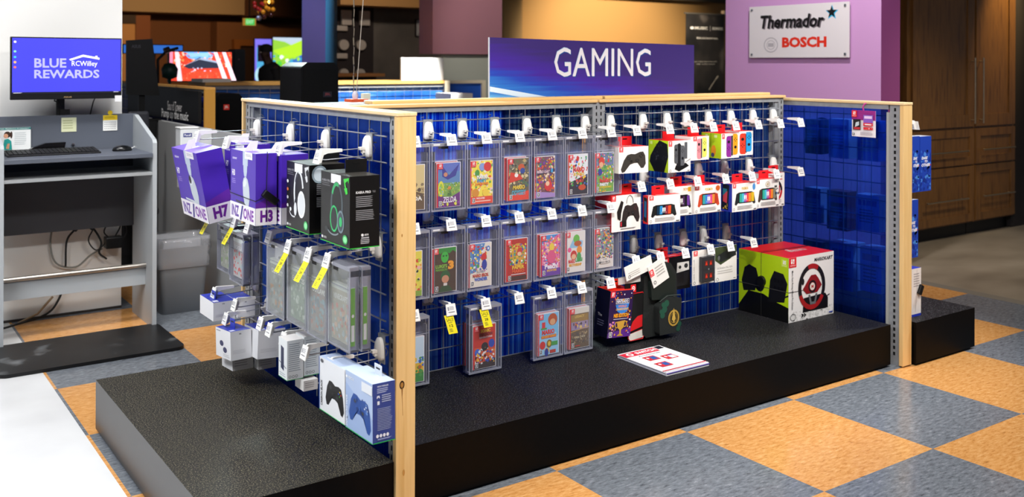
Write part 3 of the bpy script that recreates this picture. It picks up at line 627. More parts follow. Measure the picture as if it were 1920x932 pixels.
MIDROW = {1: 1.162, 2: .837, 3: .513}
COLX = [1.785, 1.945, 2.105, 2.265, 2.428, 2.588, 2.748]
row_words = {1: 'top row', 2: 'middle row', 3: 'bottom row'}
GAMES = {
 1: [(1.79, cov_gold, 'sand and brown landscape cover', 1), (1.949, cov_tale, 'blue and purple storybook cover with violet base', 2), (2.10, cov_party, 'yellow cover with a red lower strip', 1),
     (2.278, cov_city, 'crowded brown city cover with orange base', 2), (2.411, cov_kart, 'dense magenta and brown racing cover', 1), (2.587, cov_world, 'white over black cover with red title', 1), (2.733, cov_super, 'green cover with a white PARTY title', 1)],
 2: [(1.78, cov_mint, 'yellow and lime patterned cover', 1), (1.932, cov_mansion, 'dark brown cover with a large orange 3', 1), (2.095, cov_wonder, 'cream and blue cover with a curved red title', 1),
     (2.272, cov_paper, 'deep red cover with a golden disc', 1), (2.445, cov_show, 'pink and purple confetti cover', 2), (2.574, cov_brothers, 'white cover with a red and green title', 2), (2.731, cov_smash, 'pale cover crowded with tiny coloured figures', 1)],
 3: [(1.79, cov_meadow, 'sky blue and yellow meadow cover', 1), None, (2.117, cov_hedge, 'orange red cover with blue and white shapes', 3), None, (2.434, cov_blocks, 'light blue cover with red lettering', 2), (2.598, cov_desert, 'sepia cover with two small picture bands', 2), None]}
for row, lst in GAMES.items():
    hz = MIDROW[row]
    for i, it in enumerate(lst):
        hx = COLX[i]
        what = ('the game with the ' + it[2]) if it else ('empty space left of the red game with blue and white shapes' if i == 1 else ('empty space right of the red game in the bottom row' if i == 3 else 'the dark trophy carton'))
        hk = hook(hx, YP, hz, 'm', 'scanner hook over ' + what, G1)
        if row == 3 and i == 1: sale_tag(hk, .175, '12', neg=True)
        if row == 3 and i == 2: sale_tag(hk, .175, '28', neg=True)
        if not it: continue
        gx, art, words, n = it
        cx = hx+.002 + (.012 if row == 3 and i == 2 else 0)
        for k in range(2 if not (row == 3 and i > 2) else 1):
            security_case(cx+.004*k, 3.196+.029*k, hz-.040-.002*k, ('locking case over the ' + words) if k == 0 else 'spare locking case behind the ' + words, 'locking cases')
        for k in range(n):
            if k == 0: game(gx, 3.2015, hz-.114, art, 'boxed game with a ' + words, 'red spined games')
            else:
                c = game(gx-.0055*k, 3.2015+.0145*k+(.0145 if k > 1 else 0), hz-.114+.004*k, lambda a: a.r(0, 0, 1, 1, 'C03A3A'), ('red spine of a spare game behind the ' if k == 1 else 'rearmost red spine behind the ') + words, 'red spined games')

# ================================================================ CARTONS
def carton(x0, x1, y0, y1, z0, z1, label, group=None, front='F4F1EE', left='F4F1EE', top='F4F1EE', F=None, L=None, Tp=None, name='carton', cat='box', rot=None, rough=.35, tab=None, tabcol='E01F26', body='F0EEEC', extra=None):
    c = ((x0+x1)/2, (y0+y1)/2, z0)
    root = empty(name, c, label, cat, group)
    mb = MB(); mb.box(x0, x1, y0, y1, z0, z1, M(body, rough), F=M(front, rough), L=M(left, rough), Tp=M(top, rough))
    for fn, o, ux, uy, ww, hh in ((F, (x0, y0, z0), X3, Z3, x1-x0, z1-z0), (L, (x0, y1, z0), -Y3, Z3, y1-y0, z1-z0), (Tp, (x0, y0, z1), X3, Y3, x1-x0, y1-y0)):
        if fn:
            a = mb.art(o, ux, uy, ww, hh); a.mk = lambda h: M(h, rough); fn(a)
    mb.build('box_body', root)
    if tab:
        kind, tx, ty, tz = tab   # hanging flap with a slot
        mb = MB()
        if kind == 'y': tz = min(tz, z1+.040); mb.box(tx-.036, tx+.036, ty, ty+.0015, z1, tz, M(tabcol, .4)); mb.box(tx-.012, tx+.012, ty-.0006, ty+.002, tz-.014, tz-.009, BLACK)
        else: mb.box(tx, tx+.0015, ty-.022, ty+.022, z1, tz, M(tabcol, .4)); mb.box(tx-.0006, tx+.002, ty-.012, ty+.012, tz-.014, tz-.009, BLACK)
        mb.build('hang_tab', root)
    if extra: extra(root)
    if rot: root.rotation_euler = rot
    return root
PADSH = [(.5, .80), (.68, .86), (.82, .84), (.93, .62), (1.0, .22), (.93, .04), (.83, .06), (.70, .34), (.5, .38), (.30, .34), (.17, .06), (.07, .04), (0, .22), (.07, .62), (.18, .84), (.32, .86)]
def pad(a, x, y, w, h, c, c2, btn='E8E8E8', rot=0, sh=0):
    f = lambda px, py: (x+w*(px+sh*(py-.5)), y+h*(py+rot*(px-.5)))
    pts = [f(*q) for q in PADSH]; mid = f(.5, .6)
    for i in range(len(pts)):
        a.mb.add([a.P(*mid), a.P(*pts[i]), a.P(*pts[(i+1) % len(pts)])], [[0, 1, 2]], a.mk(c), False, a.T)
    a.k += 1
    for px, py, r_ in ((.26, .66, .07), (.62, .48, .07)): q = f(px, py); a.e(q[0], q[1], w*r_, h*r_, c2); a.e(q[0], q[1], w*r_*.6, h*r_*.6, '3A3A3C')
    q = f(.38, .50); a.e(q[0], q[1], w*.055, h*.055, c2)
    for dx, dy, cc in ((0, .07, 'E0C030'), (.06, 0, 'D03030'), (-.06, 0, '3060D0'), (0, -.07, '30A040')):
        q = f(.76+dx, .66+dy); a.e(q[0], q[1], w*.025, h*.028, btn if btn != 'x' else cc, 8)
def joycon(a, x, y, w, h, c, side):
    a.p([(x+w*px, y+h*py) for px, py in [(.0, .12), (.1, .03), (.35, 0), (1, 0), (1, 1), (.35, 1), (.1, .97), (0, .88)]] if side == 'l' else [(x+w*px, y+h*py) for px, py in [(0, 0), (.65, 0), (.9, .03), (1, .12), (1, .88), (.9, .97), (.65, 1), (0, 1)]], c)
    sy, by = (.72, .42) if side == 'l' else (.36, .72)
    a.e(x+w*.5, y+h*sy, w*.26, h*.075, '1C1C20')
    for dx, dy in ((0, .07), (0, -.07), (.24, 0), (-.24, 0)): a.e(x+w*(.5+dx), y+h*(by+dy), w*.09, h*.028, '1C1C20', 8)
def console(a, x, y, w, h, body, body2, scr, badge_=True):
    a.p([(x, y+h*.1), (x+w*.08, y+h*.9), (x+w*.2, y+h), (x+w*.8, y+h), (x+w*.92, y+h*.9), (x+w, y+h*.1), (x+w*.93, y), (x+w*.84, y+h*.18), (x+w*.16, y+h*.18), (x+w*.07, y)], body)
    a.r(x+w*.77, y+h*.22, x+w*.93, y+h*.92, body2); a.r(x+w*.2, y+h*.15, x+w*.79, y+h*.97, '101014')
    n = len(scr)
    for i, c in enumerate(scr): a.p([(x+w*(.225+.54*i/n), y+h*.22), (x+w*(.225+.54*(i+1)/n+.005), y+h*.22), (x+w*(.235+.54*(i+1)/n+.005), y+h*.9), (x+w*(.235+.54*i/n), y+h*.9)], c)
    if badge_: a.r(x+w*.44, y+h*.45, x+w*.49, y+h*.75, 'F4F4F4'); a.r(x+w*.51, y+h*.45, x+w*.56, y+h*.75, 'F4F4F4'); a.t('SWITCH', x+w*.40, y+h*.34, w*.2, h*.07, 'F4F4F4', 0)
def licensed(a, txt='LICENSED BY', seed=3):
    a.ring(.07, .09, .035, .05, .012, '6A6A6C'); a.lines(.2, .06, .9, .2, 3, 'A8A4A2', seed); a.r(.86, .03, .97, .06, '3A3A3C')
NXT = 'red and white boxes on the middle panel'
def topprint(a): badge(a, .08, .2, .10, .5, 'F4F2F2'); a.t('SWITCH', .3, .25, .3, .3, 'F8E8E8', .01)
D = .115
R1 = 1.162
# row 1 right
def f(a): badge(a, .02, .80, .13, .19); pad(a, .10, .07, .84, .80, '3E3A36', '24211F', '1A1816', rot=.22, sh=.12)
carton(2.792, 2.948, 3.158, 3.158+D, .955, 1.070, 'white carton with red top picturing a dark game pad, beside the locking cases', NXT, top='E2221F', left='F2E9E4', F=f, Tp=topprint, tab=('y', 2.87, 3.225, 1.135), rot=(0, 0, R(-7)))
def f(a): badge(a, .02, .82, .15, .17); a.p([(.28, .10), (.48, .02), (.93, .18), (.78, .28), (.34, .22)], '161618'); a.p([(.36, .2), (.58, .14), (.58, .84), (.50, .92), (.38, .88)], '202024'); joycon(a, .26, .28, .16, .60, '55575C', 'l'); joycon(a, .54, .20, .18, .64, '5C5E64', 'r'); a.r(.72, .42, .84, .94, '5A5C62'); a.ln([(.75, .30), (.98, .40)], .012, '202020'); a.ring(.08, .06, .05, .04, .01, '505050'); a.r(.84, .03, .95, .045, '303030')
def l(a): a.r(0, 0, 1, 1, 'B9DC1E'); a.p([(.55, 1), (.95, .9), (1, .5), (.8, .0), (.3, .0), (.05, .3), (.1, .5), (.3, .75)], '17181C'); a.p([(.85, 0), (1, 0), (1, .35)], 'B9DC1E'); a.r(.08, .86, .2, .96, 'DCF090'); a.scatter(14, .3, .3, .9, .9, ['2A2C32', '3A3C44'], .04, 3)
carton(3.084, 3.224, 3.172, 3.300, .940, 1.083, 'white carton picturing a controller charging stand, lime green and black on its side', NXT, left='B9DC1E', top='E2221F', F=f, L=l, tab=('y', 3.15, 3.24, 1.14))
def f(a): badge(a, .14, .80, .20, .19); a.r(.52, .08, .62, .9, '1E1E22'); joycon(a, .34, .05, .22, .85, 'E8909A', 'l'); joycon(a, .64, .12, .24, .82, 'F0EC68', 'r'); a.r(.92, 0, 1, 1, 'F8F6F4')
carton(3.236, 3.352, 3.182, 3.285, .986, 1.096, 'white carton picturing a pink and a pale yellow controller half', NXT, top='E2221F', F=f, tab=('y', 3.30, 3.23, 1.14))
def l(a): a.r(0, 0, 1, 1, 'BEE020'); a.r(0, 0, .06, 1, '9CC010'); a.r(.45, 0, .50, 1, '98B818'); a.e(.62, .3, .12, .22, 'E89A28'); a.e(.58, .12, .08, .09, '4A4A78'); a.e(.15, .35, .1, .18, 'E89A28'); a.r(.2, .82, .34, .94, 'E0F0A0'); a.r(.65, .82, .8, .94, 'E0F0A0')
def f(a): badge(a, .05, .78, .14, .2); a.r(.56, .1, .64, .9, '1E1E22'); joycon(a, .28, .05, .27, .84, '8E2E98', 'l'); joycon(a, .65, .13, .27, .84, 'F0A020', 'r')
carton(3.438, 3.560, 3.183, 3.31, .984, 1.102, 'white carton picturing a purple and an orange controller half, lime side', NXT, left='BEE020', top='E2221F', F=f, L=l, tab=('y', 3.49, 3.24, 1.14))
def f(a): a.r(.42, .1, .54, .88, '1E1E22'); joycon(a, .04, .05, .42, .86, 'E8402A', 'l'); joycon(a, .50, .14, .40, .82, '2A9AD8', 'r')
carton(3.564, 3.662, 3.186, 3.29, .992, 1.108, 'white carton picturing a red and a blue controller half', NXT, top='E2221F', F=f, tab=('y', 3.61, 3.24, 1.145))
# row 2 right
def f(a): badge(a, .0, .84, .15, .16); pad(a, .34, .16, .62, .66, '332C2C', '1E1A1A', '5A3030', rot=.12); a.ring(.62, .76, .12, .22, .015, '4A4444', 0, 180); a.p([(.18, .55), (.32, .85), (.4, .8), (.32, .5), (.3, .3), (.2, .35)], '262222'); a.r(.28, .12, .5, .28, '1E1A1A'); a.r(.30, .14, .34, .26, 'D03040'); a.lines(.3, .03, .9, .09, 1, '8A8684')
carton(2.765, 2.935, 3.19, 3.30, .700, .858, 'white carton picturing a black wired pad with its cable loop', NXT, top='DD2020', left='C82020', F=f, tab=('y', 2.89, 3.24, .905), tabcol='D82020')
scr1 = ['12304A', '2A8AC8', '1A1A2A', '8A2A3A', 'E0502A']; scr2 = ['3AA0A0', '3A80D0', '8A60C8', 'D84A8A', 'F08A38']; scr3 = ['38A890', '48B8D0', '9A50B0', 'E84048', 'F09030']
def f(a): badge(a, .03, .84, .13, .15); console(a, .08, .22, .80, .44, '1C1E20', '22282A', scr1); licensed(a)
def l(a): a.r(0, 0, 1, 1, 'D8282A'); a.p([(.1, .1), (.75, .05), (.8, .92), (.15, .95)], '1A2226'); a.p([(.2, .25), (.6, .22), (.65, .8), (.25, .82)], '2A6A9A')
carton(2.955, 3.138, 3.155, 3.192, .722, .846, 'white and red carton picturing a black handheld with large grips', NXT, top='E2221F', left='D8282A', F=f, L=l, Tp=topprint, tab=('y', 3.03, 3.18, .905), rot=(0, 0, R(-4)))
def f(a): a.r(.82, .8, .97, .95, 'E8B020'); a.t('SONIC', .62, .84, .34, .09, 'D89A20', .03); console(a, .12, .22, .84, .48, '201C28', '6A3A98', ['1A1418', '5A1A28', '2A1420', '4A2A58', '1A1A20']); licensed(a)
carton(3.118, 3.262, 3.20, 3.30, .736, .870, 'white carton with a purple sided handheld and a small yellow title', NXT, top='DD2020', F=f, tab=('y', 3.20, 3.24, .91))
def f(a): badge(a, .03, .84, .15, .15); a.t('POKEMON', .40, .80, .28, .10, 'E0B83A', .03); a.e(.88, .86, .08, .1, 'D8682A'); console(a, .12, .22, .82, .48, 'C8482A', 'B83A24', scr2); licensed(a)
carton(3.266, 3.442, 3.188, 3.29, .737, .866, 'white carton picturing a handheld with rusty orange grips', NXT, top='E2221F', F=f, Tp=topprint, tab=('y', 3.35, 3.24, .91))
def f(a): badge(a, .03, .84, .13, .15); a.t('POKEMON', .38, .76, .26, .10, 'E0B83A', .03); a.e(.88, .84, .06, .12, '4A90D0'); console(a, .10, .22, .84, .46, '23282C', 'D8B428', scr3); licensed(a, seed=4)
def l(a): a.r(0, 0, 1, 1, '2C3CB4'); a.p([(.15, .08), (.7, .05), (.8, .95), (.3, .98)], '1C2030'); a.p([(.3, .35), (.6, .3), (.65, .72), (.32, .78)], 'D84A58'); a.p([(.28, .55), (.6, .72), (.62, .8), (.3, .82)], '38B0C8'); a.scatter(6, .2, .06, .65, .28, ['D8B428', 'E0C850'], .05, 2)
carton(3.508, 3.682, 3.178, 3.26, .726, .860, 'white carton with bright blue side picturing a black and yellow handheld', NXT, top='E2221F', left='2C3CB4', F=f, L=l, Tp=topprint, tab=('y', 3.59, 3.22, .91))
def f(a): badge(a, .02, .86, .13, .14); a.ring(.5, .82, .10, .10, .025, 'B8A890'); a.e(.5, .82, .05, .05, 'C8B898'); console(a, .08, .20, .84, .48, '4A3E34', '8A8A78', scr3); a.scatter(14, .8, .4, .98, .98, ['2A3A30', '3A4A48', '5A4A3A', '3A5AA0'], .05, 9); licensed(a, seed=5)
carton(3.688, 3.856, 3.188, 3.232, .728, .866, 'white carton picturing a mottled grey green handheld, second from the wheel carton', NXT, top='E2221F', F=f, Tp=topprint, tab=('y', 3.78, 3.22, .91))
def f(a): a.ring(.50, .47, .40, .36, .085, 'C82A30', -90, 90, 16); a.ring(.50, .47, .40, .36, .085, 'C82A30', 180, 270, 10); a.ring(.50, .47, .40, .36, .085, '2A1E20', 0, 100, 12); a.r(.22, .38, .78, .62, 'B02028'); a.r(.38, .40, .68, .58, '3A3436'); a.t('MARIO KART', .42, .86, .48, .05, '3A3A4A', .02, .2); a.r(.78, .79, .9, .82, 'D84A50'); licensed(a, seed=6)
carton(3.795, 3.955, 3.235, 3.315, .716, .884, 'white carton picturing a small red and black wheel, last on its row', NXT, top='E2221F', F=f, tab=('y', 3.90, 3.26, .92))
# row 3 right
def f(a):
    a.r(0, 0, 1, 1, '2C1748'); a.p([(0, 0), (1, 0), (1, .2), (0, .1)], '5A2888'); badge(a, .02, .86, .20, .13)
    a.t('NINTENDO', .30, .74, .50, .06, 'F0F0F8', .03); a.r(.26, .725, .27, .81, 'F0F0F8'); a.r(.83, .725, .84, .81, 'F0F0F8'); a.r(.26, .81, .84, .82, 'F0F0F8'); a.r(.26, .72, .84, .73, 'F0F0F8')
    a.p([(.25, .70), (.85, .72), (.78, .55), (.55, .48), (.35, .56)], '3A80D0'); a.t('WORLD', .38, .64, .36, .05, 'F08A30', .02, .2); a.t('CHAMPIONSHIPS', .28, .58, .56, .045, 'F0C030', .02, .2); a.t('NES EDITION', .20, .43, .66, .085, 'F0A020', .05, .1); a.r(.2, .39, .84, .40, 'E8E0F0')
    a.p([(.36, .34), (.72, .36), (.66, .20), (.57, .16), (.57, .08), (.68, .03), (.38, .03), (.50, .08), (.50, .16), (.42, .20)], 'C89A3A'); a.ring(.36, .27, .08, .07, .02, 'C89A3A'); a.ring(.72, .28, .08, .07, .02, 'C89A3A')
    a.scatter(16, .05, .75, .95, .97, ['5A6AD0', 'D85A38', 'E8A030', 'E8E8F0'], .022, 5); a.scatter(20, .03, .05, .32, .35, ['E890A8', 'D8A030', '8A50B8'], .03, 6); a.scatter(16, .74, .05, .97, .6, ['D8A030', 'D84A38', 'E8E8F0'], .025, 7); esrb(a, .05, .02)
def l(a): a.t('The', .2, .42, .3, .06, 'E8E8F0', 0); a.lines(.2, .2, .7, .35, 3, '5A5A70', 2)
carton(2.727, 2.858, 3.172, 3.262, .250, .452, 'dark purple carton with a gold trophy cup and red top', 'cartons and bags on the bottom row', top='E2301F', left='0E0C1C', F=f, L=l, rot=(R(2), R(4), 0), tab=('y', 2.79, 3.22, .50), tabcol='E2301F')
# soft pouch with red piping
def pouch():
    root = empty('travel_pouch', (2.885, 3.22, .215), 'black zip pouch with red piping and a red and white corner panel', 'bag', 'cartons and bags on the bottom row')
    sh = [(0, .012), (.012, 0), (.085, 0), (.094, .012), (.098, .19), (.086, .205), (.022, .205), (.006, .19)]
    mb = MB(); mb.prism(sh, (2.862, 3.19, .215), X3, Z3, Y3, .05, M('0A090A', .7)); mb.build('pouch_body', root, .005, 3)
    mb = MB(); mb.tube([(2.862+x, 3.189, .215+z) for x, z in sh+[sh[0]]], .0022, M('C81E24', .5), 5); mb.build('piping', root)
    mb = MB(); a = mb.art((2.862, 3.1895, .215), X3, Z3, .094, .205)
    a.p([(.98, .52), (.98, .03), (.05, .0), (.05, .2), (.3, .40), (.6, .50)], 'CE1D22'); a.p([(.05, 0), (.96, .03), (.97, .20), (.05, .14)], 'DCD6CC'); a.p([(.05, .14), (.97, .22), (.97, .27), (.05, .19)], '0A090A'); mb.build('corner_panel', root)
    mb = MB(); mb.box(2.80, 2.93, 3.184, 3.1855, .47, .50, clear_mat('clear_card_sleeve', 'F0F0F0', .2, .7, 'E2E0DC')); mb.box(2.855, 2.862, 3.186, 3.189, .43, .47, BLACK); mb.box(2.84, 2.885, 3.184, 3.188, .42, .47, BLACK); mb.build('hang_card', root)
    mb = MB(); mb.box(2.872, 2.902, 3.1825, 3.184, .428, .462, M('D81E24', .4)); a = mb.art((2.872, 3.1824, .428), X3, Z3, .03, .034); a.e(.5, .5, .32, .32, 'F0F0F0'); a.e(.5, .5, .2, .2, 'D81E24'); a.e(.5, .5, .1, .1, 'F0F0F0'); mb.build('card_badge', root)
pouch()
def card(a): pass
def white_card(x0, x1, y, z0, z1, label, F=None, rot=None, red=True, name='header_card'):
    root = empty(name, ((x0+x1)/2, y, z0), label, 'package', 'cartons and bags on the bottom row')
    mb = MB(); mb.box(x0, x1, y, y+.003, z0, z1, M('F0EDE8', .35)); a = mb.art((x0, y, z0), X3, Z3, x1-x0, z1-z0)
    if F: F(a)
    mb.build('printed_card', root)
    if rot: root.rotation_euler = rot
    return root
white_card(2.83, 2.99, 3.165, .505, .568, 'white folded paper card under a clear sleeve above the black pouch', lambda a: (a.lines(.1, .1, .6, .5, 3, 'B8B4AE', 4), a.ring(.12, .2, .05, .12, .04, '7A7672')), (0, R(-14), 0))
def backpack():
    root = empty('mini_backpack', (3.05, 3.20, .205), 'dark green black backpack with leaf patches and a round gold emblem', 'bag', 'cartons and bags on the bottom row')
    K1 = noise_mat('dark_canvas', [(.3, '0A0D0C'), (.7, '141A18')], (1, 1, 1), 300, 2, .75, .4); K2 = M('15201C', .5)
    sh = [(0, .02), (.02, 0), (.19, 0), (.215, .03), (.205, .27), (.17, .315), (.10, .335), (.035, .31), (.008, .27)]
    mb = MB(); mb.prism(sh, (2.945, 3.185, .215), X3, Z3, Y3, .10, K1); mb.build('bag_body', root, .018, 3)
    mb = MB(); mb.prism([(.035, .17), (.165, .155), (.185, .25), (.14, .30), (.06, .29), (.03, .25)], (2.945, 3.165, .215), X3, Z3, Y3, .03, M('1D2421', .35)); mb.build('flap', root, .010, 3)
    mb = MB(); mb.prism([(.06, .01), (.185, .01), (.195, .16), (.10, .175), (.055, .14)], (2.955, 3.150, .215), X3, Z3, Y3, .05, K1); mb.build('front_pocket', root, .012, 3)
    mb = MB(); mb.tube([(3.02, 3.158, .372), (3.06, 3.150, .396), (3.14, 3.150, .390), (3.15, 3.155, .36)], .003, M('2A322E', .5), 5); mb.build('zip', root)
    mb = MB(); a = mb.art((2.955, 3.1495, .225), X3, Z3, .2, .16)
    for cx, cy, r_ in ((.38, .55, .09), (.44, .70, .10), (.50, .86, .10), (.40, .84, .07), (.33, .66, .06)): a.e(cx, cy, r_*.8, r_, '234F3D', 10)
    for cx, cy, r_ in ((.86, .10, .08), (.90, .22, .08)): a.e(cx, cy, r_*.8, r_, '1C4434', 10)
    a.ring(.72, .42, .17, .23, .05, 'B08C3C'); a.ring(.72, .42, .11, .15, .02, '8A6C2C'); a.r(.69, .28, .75, .60, 'B08C3C'); a.p([(.66, .38), (.72, .32), (.78, .38), (.72, .70)], 'C8A24A'); mb.build('patches', root)
    mb = MB(); mb.tube([(3.02, 3.20, .545), (3.00, 3.215, .56), (2.99, 3.26, .56)], .004, K2, 5); mb.build('grab_loop', root)
backpack()
white_card(2.985, 3.085, 3.160, .455, .560, 'white swing card with red corner hooked over the backpack', lambda a: (badge(a, .0, .5, .25, .3), a.lines(.35, .3, .9, .8, 4, 'B0ACA8', 5), a.ring(.15, .2, .08, .08, .03, '6A6664')), (0, R(-22), 0))
def f(a): a.r(0, 0, 1, 1, '121114'); badge(a, .02, .74, .20, .24); a.p([(.5, .5), (.95, .55), (.95, .8), (.52, .8)], 'E8E4DE'); a.e(.62, .66, .05, .05, '333333'); a.e(.84, .68, .07, .07, '333333'); a.r(.45, .1, .95, .50, '2A292C')
carton(3.167, 3.347, 3.292, 3.345, .369, .527, 'black carton with red top picturing a white controller above the backpack', 'cartons and bags on the bottom row', front='121114', left='121114', top='E2221F', F=f, Tp=topprint, tab=('y', 3.20, 3.33, .57))
def blister():
    root = white_card(3.262, 3.405, 3.195, .405, .565, 'white hang card with a smoked game card case bearing red symbols', lambda a: (badge(a, .06, .84, .18, .15), a.t('GAME CARD CASE', .05, .15, .05, .6, '8A8886', 0, 0, True), a.ring(.09, .07, .05, .045, .012, '5A5856')))
    mb = MB(); mb.box(3.305, 3.385, 3.172, 3.195, .418, .535, M('2E2F34', .12)); a = mb.art((3.305, 3.172, .418), X3, Z3, .08, .117)
    for cx, cy in ((.32, .75), (.68, .75), (.32, .25), (.68, .25)): a.r(cx-.12, cy-.10, cx+.12, cy+.10, '6A1E1A'); a.p([(cx-.09, cy-.07), (cx+.09, cy-.07), (cx, cy+.08)], 'D83A22')
    a.r(.46, .48, .54, .54, '8A8A90'); a.r(.02, .5, .98, .505, '1A1B1E')
    mb.build('card_case', root, .003, 2)
blister()
def f(a): a.p([(0, .62), (0, 1), (1, 1), (1, .8), (.7, .62), (.25, .48)], '3E4A30'); a.p([(.08, .75), (.9, .98), (.98, .7), (.25, .55)], '22262A'); a.e(.17, .68, .05, .07, '6A6E70'); a.t('SCREEN FILTER', .1, .36, .7, .05, '9A9896', 0); a.lines(.1, .2, .9, .32, 2, 'C0BCB8', 3); a.ring(.10, .07, .06, .05, .012, '6A6664'); a.r(.84, .04, .95, .055, '3A3A3C')
white_card(3.418, 3.566, 3.20, .400, .565, 'white flat pack showing an angled screen protector on dark green', f)
# large steering wheel carton on the platform
def f(a):
    a.scatter(60, .0, .0, 1, .16, ['E4E2E0', 'D8D6D4', 'CFCDCB'], .035, 3)
    badge(a, .0, .85, .16, .15, 'DD2028'); a.t('MARIOKART', .55, .885, .42, .055, '46464A', .03, .2); a.t('Mario Kart Racing Wheel Pro Deluxe', .05, .2, .045, .60, '4A484A', .01, 0, 'd')
    a.p([(.30, .12), (.86, .12), (.86, .28), (.80, .36), (.32, .34)], '151214'); a.ring(.50, .50, .30, .36, .075, '1E1A1C', n=28); a.ring(.50, .50, .30, .36, .075, 'A82022', 60, 108, 10); a.ring(.50, .50, .30, .36, .075, 'A82022', 200, 330, 16)
    a.p([(.30, .48), (.42, .62), (.48, .68), (.58, .68), (.64, .62), (.72, .50), (.62, .40), (.38, .40)], '8E1A1E'); a.ring(.51, .50, .09, .10, .03, '201A1C'); a.e(.51, .50, .055, .06, 'E8E0D8'); a.t('M', .485, .475, .05, .05, 'C82028', .04)
    a.p([(.42, .38), (.46, .22), (.58, .22), (.62, .38), (.58, .38), (.55, .26), (.49, .26), (.46, .38)], '6A6C70'); a.e(.30, .60, .03, .05, '1E1A1C'); a.e(.74, .62, .03, .05, '1E1A1C'); a.ln([(.80, .30), (.90, .33)], .012, '1E1A1C')
    a.ring(.09, .08, .06, .055, .009, '5A5858'); a.p([(.26, .055), (.29, .055), (.32, .08), (.29, .105), (.26, .105), (.29, .08)], '1A1A1A'); a.p([(.31, .055), (.34, .055), (.37, .08), (.34, .105), (.31, .105), (.34, .08)], '1A1A1A'); a.r(.88, .03, .97, .05, '4A5AB0')
def l(a):
    a.r(0, 0, 1, 1, 'B4D414'); a.p([(0, .1), (0, 0), (1, 0), (1, .23), (.75, .28), (.5, .36), (.2, .36)], '0B0B0C')
    a.p([(.12, .72), (.22, .78), (.36, .74), (.40, .62), (.34, .38), (.1, .34), (.06, .5)], '121214'); a.p([(.64, .60), (.72, .76), (.90, .74), (.98, .60), (.92, .3), (.60, .25)], '131315'); a.e(.43, .50, .10, .12, '0A0A0C'); a.e(.45, .50, .05, .07, '1E1E24')
    for i in range(3):
        for j in range(2): a.e(.74+.07*i, .50+.12*j, .02, .035, '08080A', 8)
    badge(a, .86, .85, .12, .12, 'C8E238'); a.ln([(.92, .38), (1, .42)], .02, '131315')
def tp(a): badge(a, .42, .30, .10, .22, 'E2221F'); a.t('NINTENDO SWITCH', .40, .30, .36, .12, 'F8D8D4', .02); a.ln([(0, .62), (1, .55)], .012, '4A1014')
def strap(root):
    mb = MB(); mb.tube([(3.7295, 3.19, .2035), (3.7295, 3.19, .5095), (4.0705, 3.17, .511)], .0014, INK, 4); mb.tube([(4.0705, 3.026, .338), (3.7295, 3.0225, .345), (3.7295, 3.334, .342)], .0014, M('4A4848'), 4); mb.build('security_cord', root)
    mb = MB(); mb.tube([(3.7290, 3.185, .372), (3.716, 3.185, .372)], [.026, .024], BLACK, 14); mb.build('security_puck', root)
carton(3.730, 4.070, 3.024, 3.332, .2, .508, 'large carton standing on the platform with a steering wheel on white and red top', None, front='F0EDEC', left='B4D414', top='E02420', F=f, L=l, Tp=tp, extra=strap)
# leaflet stack lying on the platform
def leaflets():
    root = empty('leaflet_stack', (2.82, 2.93, .2), 'small stack of white leaflets with red heading lying on the black platform', 'papers')
    mb = MB(); mb.box(2.70, 2.938, 2.782, 3.072, .2005, .207, M('E4E4E8', .4)); mb.box(2.702, 2.941, 2.780, 3.070, .2075, .2095, M('4A3A90', .4)); mb.box(2.699, 2.939, 2.784, 3.074, .210, .2135, M('F2F2F4', .35)); mb.build('sheets', root)
    mb = MB(); a = mb.art((2.699, 2.784, .2136), X3, Y3, .24, .29)
    a.r(.0, .80, .80, .97, 'D02038'); a.e(.17, .885, .07, .06, 'F4F0F0'); a.e(.17, .885, .035, .03, 'D02038'); a.t('SWITCH', .30, .84, .46, .09, 'F4F0F0', .04); a.r(.82, .86, .97, .98, '1A1A2A'); a.t('Accessories', .22, .73, .5, .04, '5A5A64', .01)
    for x, y in ((.22, .50), (.55, .42), (.16, .20)): a.p([(x, y), (x+.26, y), (x+.26, y+.18), (x, y+.18)], 'C82A34'); a.p([(x+.1, y+.03), (x+.22, y+.03), (x+.24, y+.15), (x+.13, y+.15)], '2A5AA0'); a.e(x+.06, y+.11, .025, .03, 'F0F0F0')
    a.p([(.66, .44), (.78, .44), (.78, .54), (.66, .54)], 'F0F0F0'); a.r(0, .05, 1, .075, 'C82A34'); a.r(0, .015, 1, .025, 'C0BCC4'); mb.build('print', root)
leaflets()
# hooks of the right half
def mid_hooks(lst, z, base):
    for x, what in lst: hook(x, YP, z, 'm', 'white-tipped scanner hook '+what, G1)
mid_hooks([(2.896, 'holding the dark game pad carton'), (3.094, 'holding the charging stand carton'), (3.248, 'beside the pink and yellow controller carton'), (3.375, 'holding the pink and yellow controller carton'), (3.528, 'holding the purple and orange controller carton'),
           (3.687, 'holding the red and blue controller carton'), (3.849, 'left empty, second from the right corner on top row'), (4.004, 'left empty, in the right corner on top row')], 1.162, '')
mid_hooks([(2.925, 'holding the wired pad carton'), (3.099, 'holding the black handheld carton'), (3.273, 'holding the yellow titled handheld carton'), (3.459, 'holding the rusty orange handheld carton'), (3.643, 'holding the blue sided handheld carton'), (3.822, 'holding the mottled handheld carton'), (4.006, 'in the right corner beside the small wheel carton')], .914, '')
mid_hooks([(2.895, 'holding the black pouch with red piping'), (3.041, 'holding the dark backpack'), (3.196, 'holding the black carton above the backpack'), (3.36, 'holding the smoked card case pack'), (3.494, 'holding the screen protector pack'), (3.656, 'left empty above the lime side of the large carton')], .592, '')

